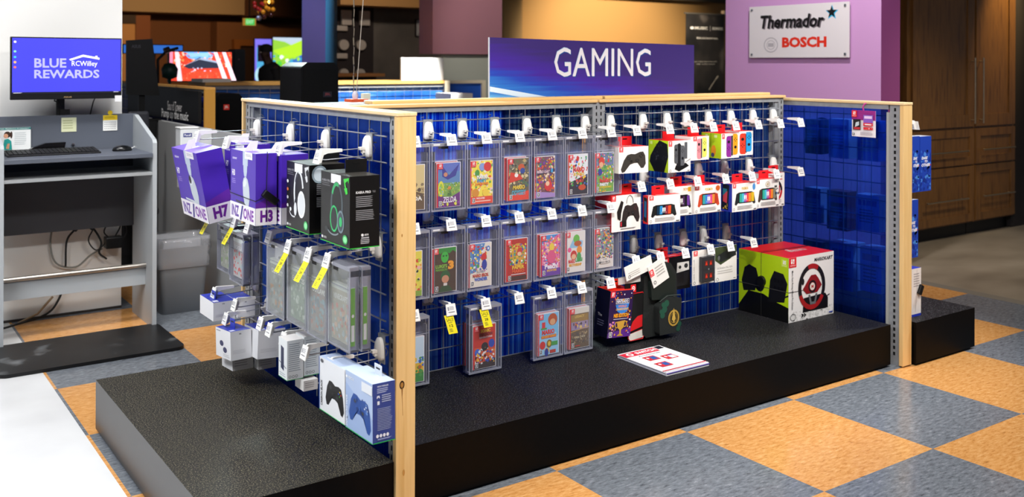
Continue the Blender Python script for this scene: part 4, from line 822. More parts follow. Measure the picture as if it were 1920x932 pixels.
# ================================================================ LEFT PANEL GOODS (hooks run toward -X)
GL = 'headset cartons on the left panel'
def left_hook(u, v, xl, kind, label, sale=None):
    p = PX(u, v, xl); z = p.z+.026
    hk = hook(XP, p.y, z, kind, label, G2, True)
    if sale: sale_tag(hk, .172 if kind == 's' else .247, sale, txt=False, neg=True)
    return p.y, z
for y, z, k, w_ in ((3.81, 1.164, 'l', 'holding the leaning purple carton'), (3.463, 1.165, 'l', 'holding the tethered purple carton'), (3.147, 1.162, 's', 'beside the spare purple carton'), (2.825, 1.162, 's', 'holding the black headset carton nearest the pine post')):
    hook(XP, y, z, k, 'white peg hook of the left panel '+w_, G2, True)
# purple headset cartons
def purple(num, boom, big=True):
    def L_(a):
        a.r(0, 0, 1, 1, '4A2BA8'); a.t('SONY', .08, .86, .18, .03, 'F0ECF8', .03); a.t(num, .06, .62, .12, .09, 'F4F0FA', .05); a.lines(.06, .5, .22, .58, 3, '9A88D0')
        a.e(.60, .78, .075, .16, 'B9C6D8', 16); a.r(.50, .8, .70, 1, 'B9C6D8'); a.e(.60, .62, .03, .03, '4A2BA8', 8)
        a.p([(.50, .55), (.54, .62), (.62, .645), (.70, .61), (.76, .5), (.78, .36), (.74, .23), (.66, .19), (.58, .26), (.52, .38)], 'C4CDD6'); a.p([(.52, .50), (.55, .59), (.62, .62), (.66, .56), (.60, .50)], 'DDE4EA')
        if num == 'H7': a.e(.56, .58, .05, .06, '23202C')
        a.p([(.22, .28), (.24, .255), (.56, .24), (.62, .215), (.62, .25), (.54, .275)], boom)
        a.r(.58, .90, .88, 1.0, 'ECEAF0'); a.lines(.62, .93, .86, .97, 2, 'B0ACBC')
        a.r(0, 0, 1, .24, 'F1EDF3'); a.t('INZ', .06, .04, .30, .16, '5A2A9A', .035); a.t('ONE', .54, .04, .40, .16, '7A2AA0', .035); a.p([(.40, .01), (.46, .01), (.54, .22), (.48, .22)], '3A2888')
    def F_(a):
        a.r(0, 0, 1, 1, '4526A4'); a.p([(0, .24), (1, .24), (1, .42), (0, .30)], '5E2498'); a.r(0, 0, 1, .24, 'F1EDF3'); a.t(num, .22, .04, .6, .17, '6A1E8E', .05)
    return F_, L_
def purple_box(x0, x1, y0, y1, z0, z1, num, boom, label, rot=None, extra=None):
    F_, L_ = purple(num, boom)
    def tabx(root):
        mb = MB(); q = (y0+y1)/2; xx = x0+.03
        mb.prism([(-.03, 0), (-.006, .034), (.020, .034), (.014, 0)], (xx, q-.011, z1), X3, Z3, Y3, .0015, WHITE)
        mb.box(xx+.0, xx+.03, q-.014, q+.014, z1, z1+.002, WHITE); mb.prism([(-.016, 0), (-.004, .030), (.004, .030), (.016, 0)], (xx, q, z1), -Y3, Z3, X3, .0012, WHITE)
        mb.build('hang_tab', root)
        if extra: extra(root)
    return carton(x0, x1, y0, y1, z0, z1, label, GL, front='4526A4', left='4A2BA8', top='7458C4', body='4526A4', F=F_, L=L_, rot=rot, extra=tabx)
purple_box(1.155, 1.252, 3.60, 3.915, .838, 1.108, 'H7', 'D4DCE2', 'large purple headset carton leaning out, farthest left', rot=(0, R(-11), 0))
purple_box(1.262, 1.35, 3.50, 3.75, .868, 1.125, 'H7', 'D4DCE2', 'purple headset carton wedged behind the leaning purple one')
def tether(root):
    mb = MB(); mb.tube([(1.158, 3.38, .972), (1.1585, 3.133, .968), (1.20, 3.1325, .985), (1.225, 3.1325, .972)], .0013, INK, 4); mb.tube([(1.20, 3.137, 1.131), (1.2, 3.1325, 1.12), (1.196, 3.1325, .99), (1.198, 3.1325, .90)], .0013, INK, 4); mb.build('tether_cord', root)
    mb = MB(); Tm = Matrix.Translation((1.207, 3.127, .978)) @ Matrix.Rotation(R(38), 4, 'Y'); mb.box(-.030, .030, -.009, .009, -.012, .012, BLACK, Tm); mb.build('security_tag', root, .003, 2)
purple_box(1.160, 1.233, 3.136, 3.381, .886, 1.126, 'H3', '3A3840', 'upright purple headset carton with a black tether tag', extra=tether)
purple_box(1.240, 1.335, 3.110, 3.360, .886, 1.120, 'H3', '3A3840', 'spare purple headset carton right behind the tethered one')
def razer(white):
    def L_(a):
        a.r(0, 0, 1, 1, '121214'); a.t('KAIRA PRO', .04, .86, .30, .035, '8C8C90', .03); a.lines(.04, .79, .34, .85, 2, '5A5A5E'); a.r(.36, .86, .70, .99, 'ECECEE')
        if white:
            a.ring(.54, .56, .22, .34, .05, 'E4E8EA', 15, 215, 20); a.ring(.54, .56, .19, .31, .05, '3A3C42', 95, 150, 8); a.e(.66, .40, .17, .20, 'ECEEF0'); a.e(.66, .40, .13, .16, 'DDE1E4'); a.e(.42, .34, .07, .14, '303238'); a.e(.40, .31, .06, .10, 'E0E4E6'); a.ring(.32, .30, .20, .12, .02, 'D8DCDE', 200, 290); a.e(.19, .29, .04, .03, 'E8ECEE')
        else:
            a.ring(.56, .56, .21, .33, .045, '48545A', -20, 200, 22); a.ring(.56, .56, .20, .32, .05, '2AA860', 70, 150, 10); a.e(.46, .36, .12, .17, '22262A'); a.ring(.47, .36, .14, .19, .028, '2AB868'); a.e(.70, .34, .12, .16, '3A464E'); a.ring(.70, .34, .12, .16, .03, '70808A'); a.e(.70, .34, .05, .07, '2AB868'); a.ring(.45, .24, .24, .12, .022, '7A868C', 190, 320); a.e(.21, .19, .06, .035, '2E3236')
        lg = 'D8DADC' if white else '38C83C'; a.p([(.80, .95), (.84, .84), (.90, .80), (.86, .90), (.94, .94), (.97, .90), (.98, .98)], lg); a.p([(.82, .82), (.88, .74), (.94, .76), (.92, .84)], lg)
        a.e(.86, .115, .085, .065, '38A858'); a.e(.86, .115, .06, .045, '8CE0A0'); a.e(.07, .06, .035, .02, 'D8D8D8'); a.t('XBOX', .12, .045, .10, .03, 'D8D8D8', .02); a.r(0, 0, 1, .012, '38C040')
        if white:
            for q, cc in ((.70, 'E8E8E8'), (.58, 'C86A3A'), (.46, 'B8B8C0'), (.34, 'D0D0D0')): a.e(.07, q, .04, .025, cc)
    def F_(a):
        a.r(0, 0, 1, 1, '0C0C0D'); a.t('KAIRA PRO', .20, .755, .5, .036, 'D8D8DA', .04); a.t('FOR XBOX', .76, .76, .1, .03, '8A8A8E', 0)
        a.lines(.20, .56, .84, .72, 6, '8A8A8E', 4); a.lines(.20, .38, .84, .53, 6, '8A8A8E', 5); a.e(.42, .18, .045, .02, 'E8E8E8'); a.t('XBOX', .48, .168, .15, .026, 'E8E8E8', .02); a.r(.38, .13, .64, .15, 'A8A8AC'); a.lines(.36, .05, .68, .12, 3, 'B8B8BC', 6); a.r(0, 0, 1, .012, '38C040')
        if white: a.e(.28, .86, .22, .13, 'C8D4DC'); a.ring(.28, .86, .22, .13, .03, '8A9AA4')
    return F_, L_
F_, L_ = razer(True)
carton(1.232, 1.352, 2.860, 3.045, .890, 1.108, 'black headset carton picturing a white headset, behind the nearest black carton', GL, front='0C0C0D', left='121214', top='35332F', body='0C0C0D', F=F_, L=L_, tab=('y', 1.33, 2.93, 1.15), tabcol='0B0B0C')
F_, L_ = razer(False)
carton(1.246, 1.343, 2.600, 2.803, .884, 1.097, 'black headset carton with green accents, nearest to the pine post', GL, front='0C0C0D', left='121214', top='35332F', body='0C0C0D', F=F_, L=L_, tab=('y', 1.315, 2.70, 1.15), tabcol='0B0B0C')
# cases and white goods on the left panel
GC = 'locking cases of the left panel'
def side_game(y, xf, zt, cols, title, spine, label, w=.135, h=.172, inner=.012):
    root = empty('game_case', (xf+.007, y, zt-h), label, 'game case', 'pale boxed games on the left panel')
    mb = MB(); mb.box(xf, xf+.014, y-w/2, y+w/2, zt-h, zt, M('E0E2E0', .3), F=M(spine, .3))
    a = mb.art((xf, y+w/2, zt-h), -Y3, Z3, w, h); cols_ = cols
    a.r(0, 0, 1, 1, cols_[0]); a.scatter(22, .04, .05, .96, .7, cols_[1:], .09, len(title)+3); a.r(0, .90, 1, 1, 'DDE4DE'); a.t(title, .12, .72, .74, .10, 'F2F2F0', .04)
    b = mb.art((xf, y-w/2, zt-h), X3, Z3, .014, h); b.r(0, 0, 1, 1, spine); b.r(.15, .08, .85, .36, 'E6E6E2'); b.e(.5, .52, .3, .03, 'E6E6E2')
    mb.build('printed_cover', root); return root
for (y0, y1, zt, ti, cols, n, sp, words) in ((3.276, 3.113, .812, 'CALL OF DUTY', ['7C8480', '5A605E', 'B87838', '9AA4A0'], 1, '3A9A4A', 'grey soldier cover'),
        (3.092, 2.926, .820, 'EA FC 25', ['74907A', 'A8BCA8', '5A7A60', 'D8E4DA'], 1, '3A9A4A', 'pale green football cover'),
        (2.922, 2.771, .815, 'OUTLAWS', ['8A7A78', 'B85A40', '7AA0B0', '506A80'], 1, '3A9A4A', 'white titled desert cover'),
        (2.766, 2.610, .826, 'MINECRAFT', ['A8A08C', 'C85A48', 'B8C8D0', 'D8A888'], 2, '6AA838', 'red and cream cover')):
    yc = (y0+y1)/2
    for k in range(n):
        security_case(yc+.002*k, 1.252+.040*k, zt-.002*k, ('locking case with painted glare on the left panel over the game with ' + words) if k == 0 else 'second locking case with painted glare behind the ' + words, GC, w=abs(y0-y1)-.004, h=.25, d=.03, side=True, front=GLARE)
        side_game(yc, 1.260+.040*k, zt-.062, cols, ti, sp, ('pale boxed game with ' + words + ', left panel') if k == 0 else 'spare green spined game behind the ' + words)
for (y0, y1, z0, zt, ti, cols, words) in ((3.80, 3.66, .622, .80, 'FC 25', ['9A9C88', 'B8B8A8', '7A9A50'], 'olive football cover'), (3.655, 3.515, .605, .79, 'ROGUE', ['C8C4C0', 'D83A28', 'A8C8C0', 'C83A30'], 'red and white cover')):
    yc = (y0+y1)/2
    for k in range(2):
        security_case(yc, 1.252+.034*k, zt, ('clear locking case holding the blue spined game with ' if k == 0 else 'second clear case behind the game with ') + words, GC, w=.145, h=zt-z0+.004, d=.028, side=True)
        side_game(yc, 1.262+.034*k, zt-.025, cols, ti, '1E44B8', ('blue spined game with ' if k == 0 else 'spare blue spined game behind the ') + words, w=.12, h=.145)
for (u, v, kind, w_, s_) in ((411-20, 400, 's', 'above the olive football game', '24'), (433.5, 417, 's', 'over the red and white game', '24'), (459, 427, 's', 'nearly empty right of the blue spined games', None), (499, 445, 's', 'over the grey soldier game', None), (535, 463.5, 's', 'over the pale green football game', '24'), (572.5, 479, 's', 'over the desert game', '24'), (607.6, 489.6, 's', 'over the nearest red and cream game', '24')):
    left_hook(u, v, 1.235, kind, 'white peg hook on the left panel '+w_, s_)
for (u, v, w_) in ((396, 551, 'above the smallest white carton'), (435, 573, 'over the small white accessory carton'), (418, 599, 'over the large white and blue carton'), (483, 608, 'between the two white and blue cartons'), (500, 620, 'over the second white and blue carton'), (526, 637, 'over the slim white carton'), (566, 662.6, 'over the spare slim white carton'), (612, 688, 'holding the two game pad cartons')):
    left_hook(u, v, 1.235, 's', 'white peg hook of the lowest row '+w_)
GW = 'white cartons on the lowest row of the left panel'
def ps(a, dual=False):
    a.t('PS', .42, .86, .10, .05, '3A3A48', .04); a.lines(.1, .20, .8, .34, 3, 'D8D8DC', 3)
def ps5(a): a.lines(.05, .86, .4, .94, 1, 'A0A0A8'); a.e(.40, .50, .13, .10, '1C2458'); a.e(.62, .30, .13, .10, '1C2458'); a.lines(.5, .05, .95, .16, 2, 'C8C8CC')
def holes(a):
    a.r(.06, .06, .30, .22, 'F0F0F4')
    for i in range(7):
        for j in range(2): a.e(.2+.08*i, .55+.18*j, .02, .03, '0E1648', 6)
carton(1.215, 1.296, 3.545, 3.690, .318, .424, 'white carton with deep blue top picturing two small pads, lowest row', GW, front='EDEDF0', left='F0F0F3', top='2436B0', F=ps, L=ps5, Tp=holes, rot=(R(-4), 0, R(3)), tab=('x', 1.25, 3.61, .46), tabcol='2436B0')
carton(1.300, 1.405, 3.49, 3.635, .322, .428, 'plain white carton with deep blue top, right of the one with two pads', GW, front='EAEAEE', left='F0F0F3', top='2436B0', F=ps, Tp=holes, rot=(R(-3), R(3), 0), tab=('x', 1.33, 3.56, .46), tabcol='2436B0')
carton(1.245, 1.325, 3.60, 3.72, .262, .320, 'lower white carton peeking out under the one with two pads', GW, front='D9D5D2', left='EDEDF0', F=lambda a: a.lines(.1, .2, .8, .8, 4, 'A8A4A4', 3), rot=(R(-4), 0, 0))
carton(1.33, 1.400, 3.56, 3.69, .266, .322, 'lower white carton peeking out beside another under the blue topped ones', GW, front='CFCBC8', left='EDEDF0', F=lambda a: a.lines(.1, .2, .8, .8, 4, 'A8A4A4', 5))
carton(1.215, 1.300, 3.735, 3.90, .428, .500, 'small white accessory carton with punched blue top, farthest on the lowest row', GW, front='EDEDF0', left='F0F0F3', top='2436B0', F=ps, Tp=holes, tab=('x', 1.24, 3.81, .53), tabcol='2436B0')
carton(1.305, 1.375, 3.72, 3.87, .432, .498, 'second small white accessory carton with punched blue top', GW, front='EDEDF0', left='F0F0F3', top='2436B0', F=ps, Tp=holes)
def slimL(a): a.p([(.28, .25), (.62, .20), (.62, .78), (.28, .82)], '22284A'); a.ln([(.06, .40), (.9, .30)], .02, '22284A'); a.lines(.1, .04, .9, .14, 2, 'B8C0C8'); a.r(0, 0, 1, .015, '2AA050')
def slimF(a): a.lines(.1, .2, .9, .92, 14, 'A0ACB8', 7); a.r(0, 0, 1, .015, '2AA050'); [a.ring(.18+.2*i, .09, .08, .035, .01, '6A7480') for i in range(3)]
carton(1.222, 1.278, 3.012, 3.085, .392, .522, 'slim white carton with green base line and a dark stick shape', GW, front='E6EDF2', left='EEF2F4', F=slimF, L=slimL)
carton(1.281, 1.337, 3.012, 3.085, .396, .526, 'spare slim white carton with green base line behind the first', GW, front='DCE5EC', left='EEF2F4', F=slimF)
carton(1.27, 1.32, 2.99, 3.06, .355, .389, 'small white carton hanging under the slim ones', GW, front='DAD8D8', F=lambda a: a.lines(.1, .2, .8, .8, 3, 'A8A4A4', 6))
GP = 'game pad cartons'
def kL(a): a.r(0, 0, 1, 1, 'EDEFF3'); pad(a, .26, .12, .72, .60, '131316', '2A2A2E', 'x', rot=-.12, sh=.05); a.t('CARBON BLACK', .06, .10, .07, .48, '2A2C34', .02, 0, True); a.e(.12, .94, .06, .035, '4A4C54'); a.r(0, 0, 1, .014, '2AB04A'); a.r(.0, .02, .02, 1, '3A62B0')
carton(1.236, 1.296, 2.606, 2.786, .368, .530, 'white carton picturing a black game pad, left of the blue pad carton', GP, front='E6E8EE', left='EDEFF3', top='BFD0EC', L=kL, rot=(R(-1), 0, 0))
def kL(a): a.r(0, 0, 1, 1, 'B4C6E6'); a.p([(0, 0), (1, 0), (1, .4), (0, .8)], '9FB6DE'); pad(a, .14, .12, .82, .62, '2A4F98', '1C3A78', 'D8E0F0', rot=-.15, sh=.06); a.scatter(14, .3, .35, .9, .65, ['6A90D0', '3A62B0', '1C3A78'], .035, 4); a.t('STORMCLOUD VAPOR', .02, .04, .07, .54, 'F2F6FC', .02, 0, True); a.t('XBOX', .10, .88, .24, .05, 'F4F8FC', .02); a.e(.06, .905, .035, .025, 'F4F8FC'); a.r(.62, .80, 1.0, .96, 'ECF0F6'); a.r(0, 0, 1, .014, '2AB04A')
def kF(a): a.r(0, 0, 1, 1, '34468E'); a.t('XBOX WIRELESS', .2, .93, .5, .025, 'DDE4F4', .02); a.lines(.2, .82, .7, .91, 3, 'AEBADC', 2); pad(a, .18, .74, .14, .06, 'E8ECF8', 'E8ECF8'); a.r(.2, .64, .3, .70, 'E8ECF8'); a.lines(.4, .66, .86, .80, 4, 'AEBADC', 3); a.lines(.2, .20, .90, .58, 14, '8E9CCC', 4); [a.e(.20+.15*i, .12, .06, .03, 'E8ECF8') for i in range(4)]; a.lines(.2, .03, .9, .08, 1, '8E9CCC'); a.r(0, 0, 1, .014, '2AB04A')
carton(1.236, 1.306, 2.428, 2.600, .370, .536, 'light blue carton picturing a blue game pad, nearest the pine post', GP, front='34468E', left='B4C6E6', top='C2D2EE', F=kF, L=kL, rot=(R(-1), 0, 0), tab=('x', 1.29, 2.50, .565), tabcol='DDE3EA')
# ================================================================ SHELF TALKER AND GOODS AT RIGHT
root = empty('promo_card', (4.139, 2.905, 1.07), 'white and magenta dangling promo card clipped to the right panel rail', 'card')
mb = MB(); mb.box(4.134, 4.1352, 2.835, 2.968, 1.077, 1.206, M('F1EDF0', .4)); a = mb.art((4.134, 2.968, 1.077), -Y3, Z3, .133, .129)
a.r(0, .63, 1, 1, 'A22C8C')
for i in range(12):
    for j in range(5): a.r(.03+.08*i, .66+.07*j, .055+.08*i, .685+.07*j, '7A1E78')
badge(a, .02, .74, .22, .25); a.r(.08, .26, .40, .66, '1A1418'); a.p([(.16, .36), (.34, .44), (.34, .58), (.2, .54)], 'C8D4D8'); a.r(.12, .28, .38, .36, 'C83038'); a.r(.52, .54, .92, .84, '8A5CC0'); a.r(.56, .70, .88, .80, 'E8C8F0'); a.r(.52, .42, .92, .54, 'D82A38'); a.r(.58, .46, .86, .50, 'F4F0F0'); a.r(.52, .28, .92, .38, 'D82A38'); a.scatter(5, .56, .30, .88, .36, ['F0B030', 'F4F0F0'], .02, 2); esrb(a, .04, .04); a.lines(.4, .06, .95, .2, 3, 'B0A8B4')
mb.build('card', root)
mb = MB(); mb.tube([(4.1346, 2.902, 1.206), (4.130, 2.904, 1.222), (4.134, 2.897, 1.238), (4.142, 2.893, 1.240)], .0035, M('C83A9A', .4), 4); mb.build('flex_arm', root)
hook(4.235, 2.80, 1.155, 's', 'white peg hook beyond the right pine post above two blue boxes', G3); bpy.context.view_layer.update()
h_ = [o for o in COL.objects if o.get('label', '').endswith('above two blue boxes')][0]; h_.rotation_euler = (0, 0, math.pi/2)
def blueF(a):
    a.r(0, 0, 1, 1, '1E3FA8'); a.scatter(26, .05, .02, .95, .75, ['2E5AC0', '16308A', '4A86D8', '1A2E80'], .06, 8); a.t('DARE', .12, .58, .55, .05, 'F0F0F8', .04, .3); a.t('TO', .4, .52, .25, .045, 'F0F0F8', .04, .3); a.t('OTHER', .12, .45, .74, .055, 'F0F0F8', .04, .3); a.e(.88, .475, .05, .012, 'E04030')
GB = 'blue boxes beyond the right pine post'
carton(4.325, 4.386, 2.762, 2.83, .806, 1.080, 'slim blue box half hidden behind the right pine post, upper row', GB, front='1E3FA8', left='1E3FA8', top='C8CCD8', body='1E3FA8', F=blueF)
carton(4.390, 4.486, 2.762, 2.83, .806, 1.077, 'slim blue box reading DARE TO, hanging outermost at right', GB, front='1E3FA8', left='1E3FA8', top='C8CCD8', body='1E3FA8', F=blueF)
carton(4.302, 4.376, 2.762, 2.83, .487, .770, 'slim blue box of the lower row behind the right pine post', GB, front='1E3FA8', left='1E3FA8', top='C8CCD8', body='1E3FA8', F=blueF)
def wb(a): a.r(0, 0, 1, .05, '2438B0'); a.lines(.2, .6, .9, .9, 6, 'B0A8A8', 3); a.ln([(.55, .98), (.55, .55), (.4, .1)], .006, '6A4A48')
def wbx(root):
    mb = MB(); Tm = Matrix.Translation((4.352, 2.732, .335)) @ Matrix.Rotation(R(-60), 4, 'Y'); mb.box(-.024, .024, -.007, .007, -.013, .013, BLACK, Tm); mb.build('security_tag', root, .003, 2)
carton(4.290, 4.368, 2.74, 2.82, .2075, .440, 'white and blue carton with black tag standing behind the right pine post', None, front='E9E2DE', left='E9E2DE', top='2A3CB0', F=wb, extra=wbx)
# goods hanging on the far side of the see-through blue sheet, and behind the middle sheets
k_ = 0
for (y, z, sx, sy, sz, c) in ((2.95, .95, .08, .12, .2, '2A4FB0'), (3.12, .95, .08, .12, .2, 'C8CCD8'), (3.28, .96, .08, .10, .18, '20242C'), (2.95, .60, .08, .13, .18, 'D8DAE4'), (3.13, .58, .08, .12, .2, '8A2A3A'), (3.28, .60, .08, .10, .18, 'D8DAE4'), (2.93, .30, .1, .12, .22, 'DDE2F0'), (3.10, .28, .1, .14, .24, 'E6E8F0'), (3.28, .30, .1, .12, .2, '30343C')):
    w_ = ['blue', 'pale', 'dark', 'white', 'maroon', 'cream', 'tall white', 'wide white', 'charcoal'][k_]
    carton(4.236, 4.236+sx, y-sy/2, y+sy/2, z, z+sz, w_+' box seen dimly through the right blue sheet', 'boxes beyond the right blue sheet', front=c, left=c, top=c, body=c, L=lambda a: (a.r(.1, .7, .9, .85, '4A5AB0'), a.lines(.15, .2, .85, .6, 5, '8A8E98', 3))); k_ += 1
root = empty('headphones', (4.34, 3.30, .90), 'dark headphones hanging behind the right blue sheet', 'headphones')
mb = MB(); mb.tube([(4.34, 3.30+.075*math.cos(R(t)), 1.06+.08*math.sin(R(t))) for t in range(0, 181, 15)], .008, BLACK, 6); mb.build('headband', root)
for s_ in (-1, 1): mb = MB(); mb.tube([(4.34, 3.30+.075*s_, 1.06), (4.34, 3.30+.078*s_, 1.03)], .006, BLACK, 6); mb.tube([(4.325, 3.30+.07*s_, 1.0), (4.36, 3.30+.07*s_, 1.0)], .04, BLACK, 12); mb.build('ear_cup', root)
# ================================================================ GAMING SIGN
def sign_mat():
    mt, nt, b, N, L = nodemat('printed_space_streaks')
    tc = N('ShaderNodeTexCoord'); mp = N('ShaderNodeMapping'); mp.inputs['Rotation'].default_value = (0, R(-7), 0); mp.inputs['Scale'].default_value = (1.2, 1, 30); L(tc.outputs['Object'], mp.inputs[0])
    n = N('ShaderNodeTexNoise'); n.inputs['Scale'].default_value = 2; n.inputs['Detail'].default_value = 4; L(mp.outputs[0], n.inputs['Vector'])
    s_ = N('ShaderNodeSeparateXYZ'); L(tc.outputs['Object'], s_.inputs[0])
    m1 = N('ShaderNodeMath', operation='MULTIPLY'); m1.inputs[1].default_value = -3.4; L(s_.outputs['Z'], m1.inputs[0])
    m2 = N('ShaderNodeMath', operation='MULTIPLY_ADD'); m2.inputs[1].default_value = -.62; L(s_.outputs['X'], m2.inputs[0]); L(m1.outputs[0], m2.inputs[2])
    m3 = N('ShaderNodeMath', operation='MULTIPLY_ADD'); m3.inputs[1].default_value = .45; L(n.outputs['Fac'], m3.inputs[0]); L(m2.outputs[0], m3.inputs[2])
    m4 = N('ShaderNodeMath', operation='ADD'); m4.inputs[1].default_value = .98; L(m3.outputs[0], m4.inputs[0])
    r = ramp(N, [(.10, '3A2A6E'), (.42, '44289A'), (.62, '2A44B4'), (.80, '2F74CC'), (1.0, '6AB4E8')]); L(m4.outputs[0], r.inputs[0]); L(r.outputs[0], b.inputs['Base Color']); b.inputs['Roughness'].default_value = .35
    return mt
root = empty('department_sign', (2.97, 3.525, 1.10), 'long purple and blue printed sign reading GAMING standing on the rack', 'sign')
mb = MB(); mb.prism([(-.620, .0), (.628, .0), (.628, .426), (-.622, .443)], (2.97, 3.530, 1.10), X3, Z3, -Y3, .012, M('C8CCD4', .4), sign_mat()); o_ = mb.build('sign_board', root)
a_ = MB(); a = a_.art((2.35, 3.518, 1.10), X3, Z3, 1.248, .44)
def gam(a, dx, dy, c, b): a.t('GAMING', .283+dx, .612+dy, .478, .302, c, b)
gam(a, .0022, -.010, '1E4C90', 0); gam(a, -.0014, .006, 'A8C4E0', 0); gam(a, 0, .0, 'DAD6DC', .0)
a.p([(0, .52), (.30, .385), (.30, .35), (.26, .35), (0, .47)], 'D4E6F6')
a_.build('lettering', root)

# ================================================================ SERVICE KIOSK
GREYL = M('A9AEB2', .5); GREYB = M('565B66', .5)
root = empty('service_kiosk', (1.07, 5.6, 0), 'grey laminate standing desk with raised sides against the white column', 'desk')
prof = [(5.38, 0), (5.80, 0), (5.80, .02), (5.80, 1.128), (5.765, 1.128), (5.395, 1.012), (5.38, .995)]
for x0, lab in ((1.42, None), (.684, None)):
    mb = MB(); mb.prism([(y, z) for y, z in prof], (x0, 0, 0), Y3, Z3, X3, .022, GREYL); mb.build('side_panel', root, .002, 1)
mb = MB(); mb.box(.7065, 1.4195, 5.37, 5.78, .917, .940, GREYB); mb.build('worktop', root, .002, 1)
mb = MB(); mb.box(.7065, 1.4195, 5.385, 5.78, .822, .838, M('9A9D9F', .5)); mb.build('shelf', root)
mb = MB(); mb.box(.40, 1.442, 5.8005, 5.822, .50, 1.134, GREYB); mb.build('back_board', root, .002, 1)
mb = MB(); mb.box(.7065, 1.4195, 5.775, 5.80, .50, .8218, M('3C3D42', .5)); mb.build('modesty_panel', root)
mb = MB(); mb.box(.7065, 1.4195, 5.52, 5.54, .21, .315, GREYL); mb.build('kick_board', root)
mb = MB(); mb.box(.7065, 1.4195, 5.505, 5.545, .316, .322, M('8A8C8E', .3, .8)); mb.tube([(.7065, 5.51, .318), (1.4195, 5.51, .318)], .012, M('B8B2AA', .3, .9), 10); mb.build('foot_rail', root)
mb = MB(); mb.box(.40, 1.39, 5.8225, 5.92, 1.10, 1.12, GREYB); mb.build('rear_ledge', root)
# monitor
def tex_rect(mb, o, w_, h_, mt): mb.add([o, o+X3*w_, o+X3*w_+Z3*h_, o+Z3*h_], [[0, 1, 2, 3]], mt)
root = empty('monitor', (1.06, 5.80, 1.12), 'black bezel monitor on the kiosk showing a blue rewards screen', 'monitor')
mb = MB(); mb.box(.776, 1.334, 5.70, 5.722, 1.226, 1.560, M('0C0C0E', .35)); mb.build('housing', root, .002, 1)
mb = MB(); ox, oz = .784, 1.256
mb.box(ox, 1.328, 5.6990, 5.6995, oz, 1.554, M('3C3CC4', .3, emit=.75))
a = mb.art((ox, 5.6988, oz), X3, Z3, .544, .298); a.mk = lambda h: M(h, .4, emit=.5)
a.t('BLUE', .195, .47, .29, .17, 'A4A4EA', .025); a.t('REWARDS', .195, .28, .60, .155, 'A4A4EA', .025); a.t('RCWilley', .535, .475, .24, .12, 'F4F4FC', .0)
a.p([(.51, .625), (.64, .71), (.64, .672), (.525, .60)], 'F4F4FC'); a.p([(.64, .71), (.795, .655), (.795, .62), (.64, .672)], 'F4F4FC'); a.r(.755, .66, .775, .69, 'F4F4FC')
for q, c in ((.93, 'E8E0E0'), (.76, '80C8A8'), (.66, '40B0E0'), (.57, 'E8A860'), (.48, 'D86A60')): a.e(.025, q, .012, .02, c)
a.r(0, 0, 1, .035, '101018'); a.lines(.01, .01, .10, .03, 1, 'C8C8D0'); a.lines(.93, .01, .99, .03, 1, 'C8C8D0')
mb.build('screen', root)
mb = MB(); a = mb.art((1.03, 5.6988, 1.232), X3, Z3, .05, .012); a.t('ASUS', .1, .1, .8, .7, 'A88A60', .01); mb.build('badge', root)
mb = MB(); mb.box(1.028, 1.068, 5.723, 5.86, 1.26, 1.34, BLACK); mb.box(1.025, 1.065, 5.835, 5.86, 1.128, 1.30, BLACK); mb.box(.99, 1.11, 5.83, 5.915, 1.1205, 1.128, BLACK); mb.box(1.04, 1.09, 5.826, 5.835, 1.1345, 1.165, BLACK); mb.build('stand', root)
mb = MB(); mb.tube([(1.0, 5.73, 1.24), (1.0, 5.76, 1.215), (1.03, 5.83, 1.205), (1.05, 5.84, 1.16)], .004, INK, 5); mb.tube([(1.205, 5.73, 1.24), (1.205, 5.80, 1.20), (1.20, 5.85, 1.13)], .0035, INK, 5); mb.build('cable', root)
mb = MB(); mb.box(1.297, 1.332, 5.692, 5.6985, 1.208, 1.242, M('D8D8DA', .5)); mb.build('corner_tag', root, label='white paper tag')
tag((lambda mb: (mb.box(1.042, 1.119, 5.798, 5.8002, 1.042, 1.12, M('D9DCB6', .7)), mb.art((1.042, 5.7979, 1.042), X3, Z3, .077, .078).lines(.1, .15, .85, .85, 4, 'B4B88C', 3), mb.build('sticky_note'))[-1])(MB()), 'pale yellow green sticky note on the grey back board', 'note')
root = empty('mini_calendar', (1.295, 5.799, 1.04), 'small white calendar page with yellow header pinned on the back board', 'calendar')
mb = MB(); mb.box(1.258, 1.334, 5.7965, 5.8, 1.041, 1.128, M('F2F2EE', .6)); a = mb.art((1.258, 5.7964, 1.041), X3, Z3, .076, .087); a.r(0, .68, 1, 1, 'F0CC1C'); a.lines(.1, .75, .9, .92, 2, '9A8420')
for i in range(6):
    for j in range(4): a.r(.1+.14*i, .10+.14*j, .16+.14*i, .16+.14*j, '8A8A90')
mb.build('page', root); mb = MB(); mb.tube([(1.296, 5.797, 1.142), (1.296, 5.7995, 1.142)], .013, M('F0CC1C', .4), 12); mb.build('sun_clip', root)
root = empty('brochure', (.80, 5.79, .95), 'white and teal appliance protection leaflet with a woman in teal', 'leaflet')
mb = MB(); mb.box(.70, .888, 5.788, 5.7995, .955, 1.075, M('ECEEEE', .5)); a = mb.art((.70, 5.7879, .955), X3, Z3, .188, .12)
a.r(0, .90, 1, 1, '2A7A78'); a.t('complete Appliance Protection', .05, .92, .9, .06, 'E8F4F0', .01); a.lines(.58, .2, .92, .78, 7, 'C4CACC', 3)
a.e(.40, .70, .09, .14, '3A2418'); a.e(.36, .64, .06, .10, 'D8A080'); a.e(.50, .68, .03, .16, '3A2418'); a.p([(.28, .02), (.52, .02), (.50, .40), (.42, .52), (.32, .48)], '28A098'); a.p([(.36, .08), (.44, .05), (.46, .3), (.40, .3)], 'D8A080'); mb.build('sheet', root)
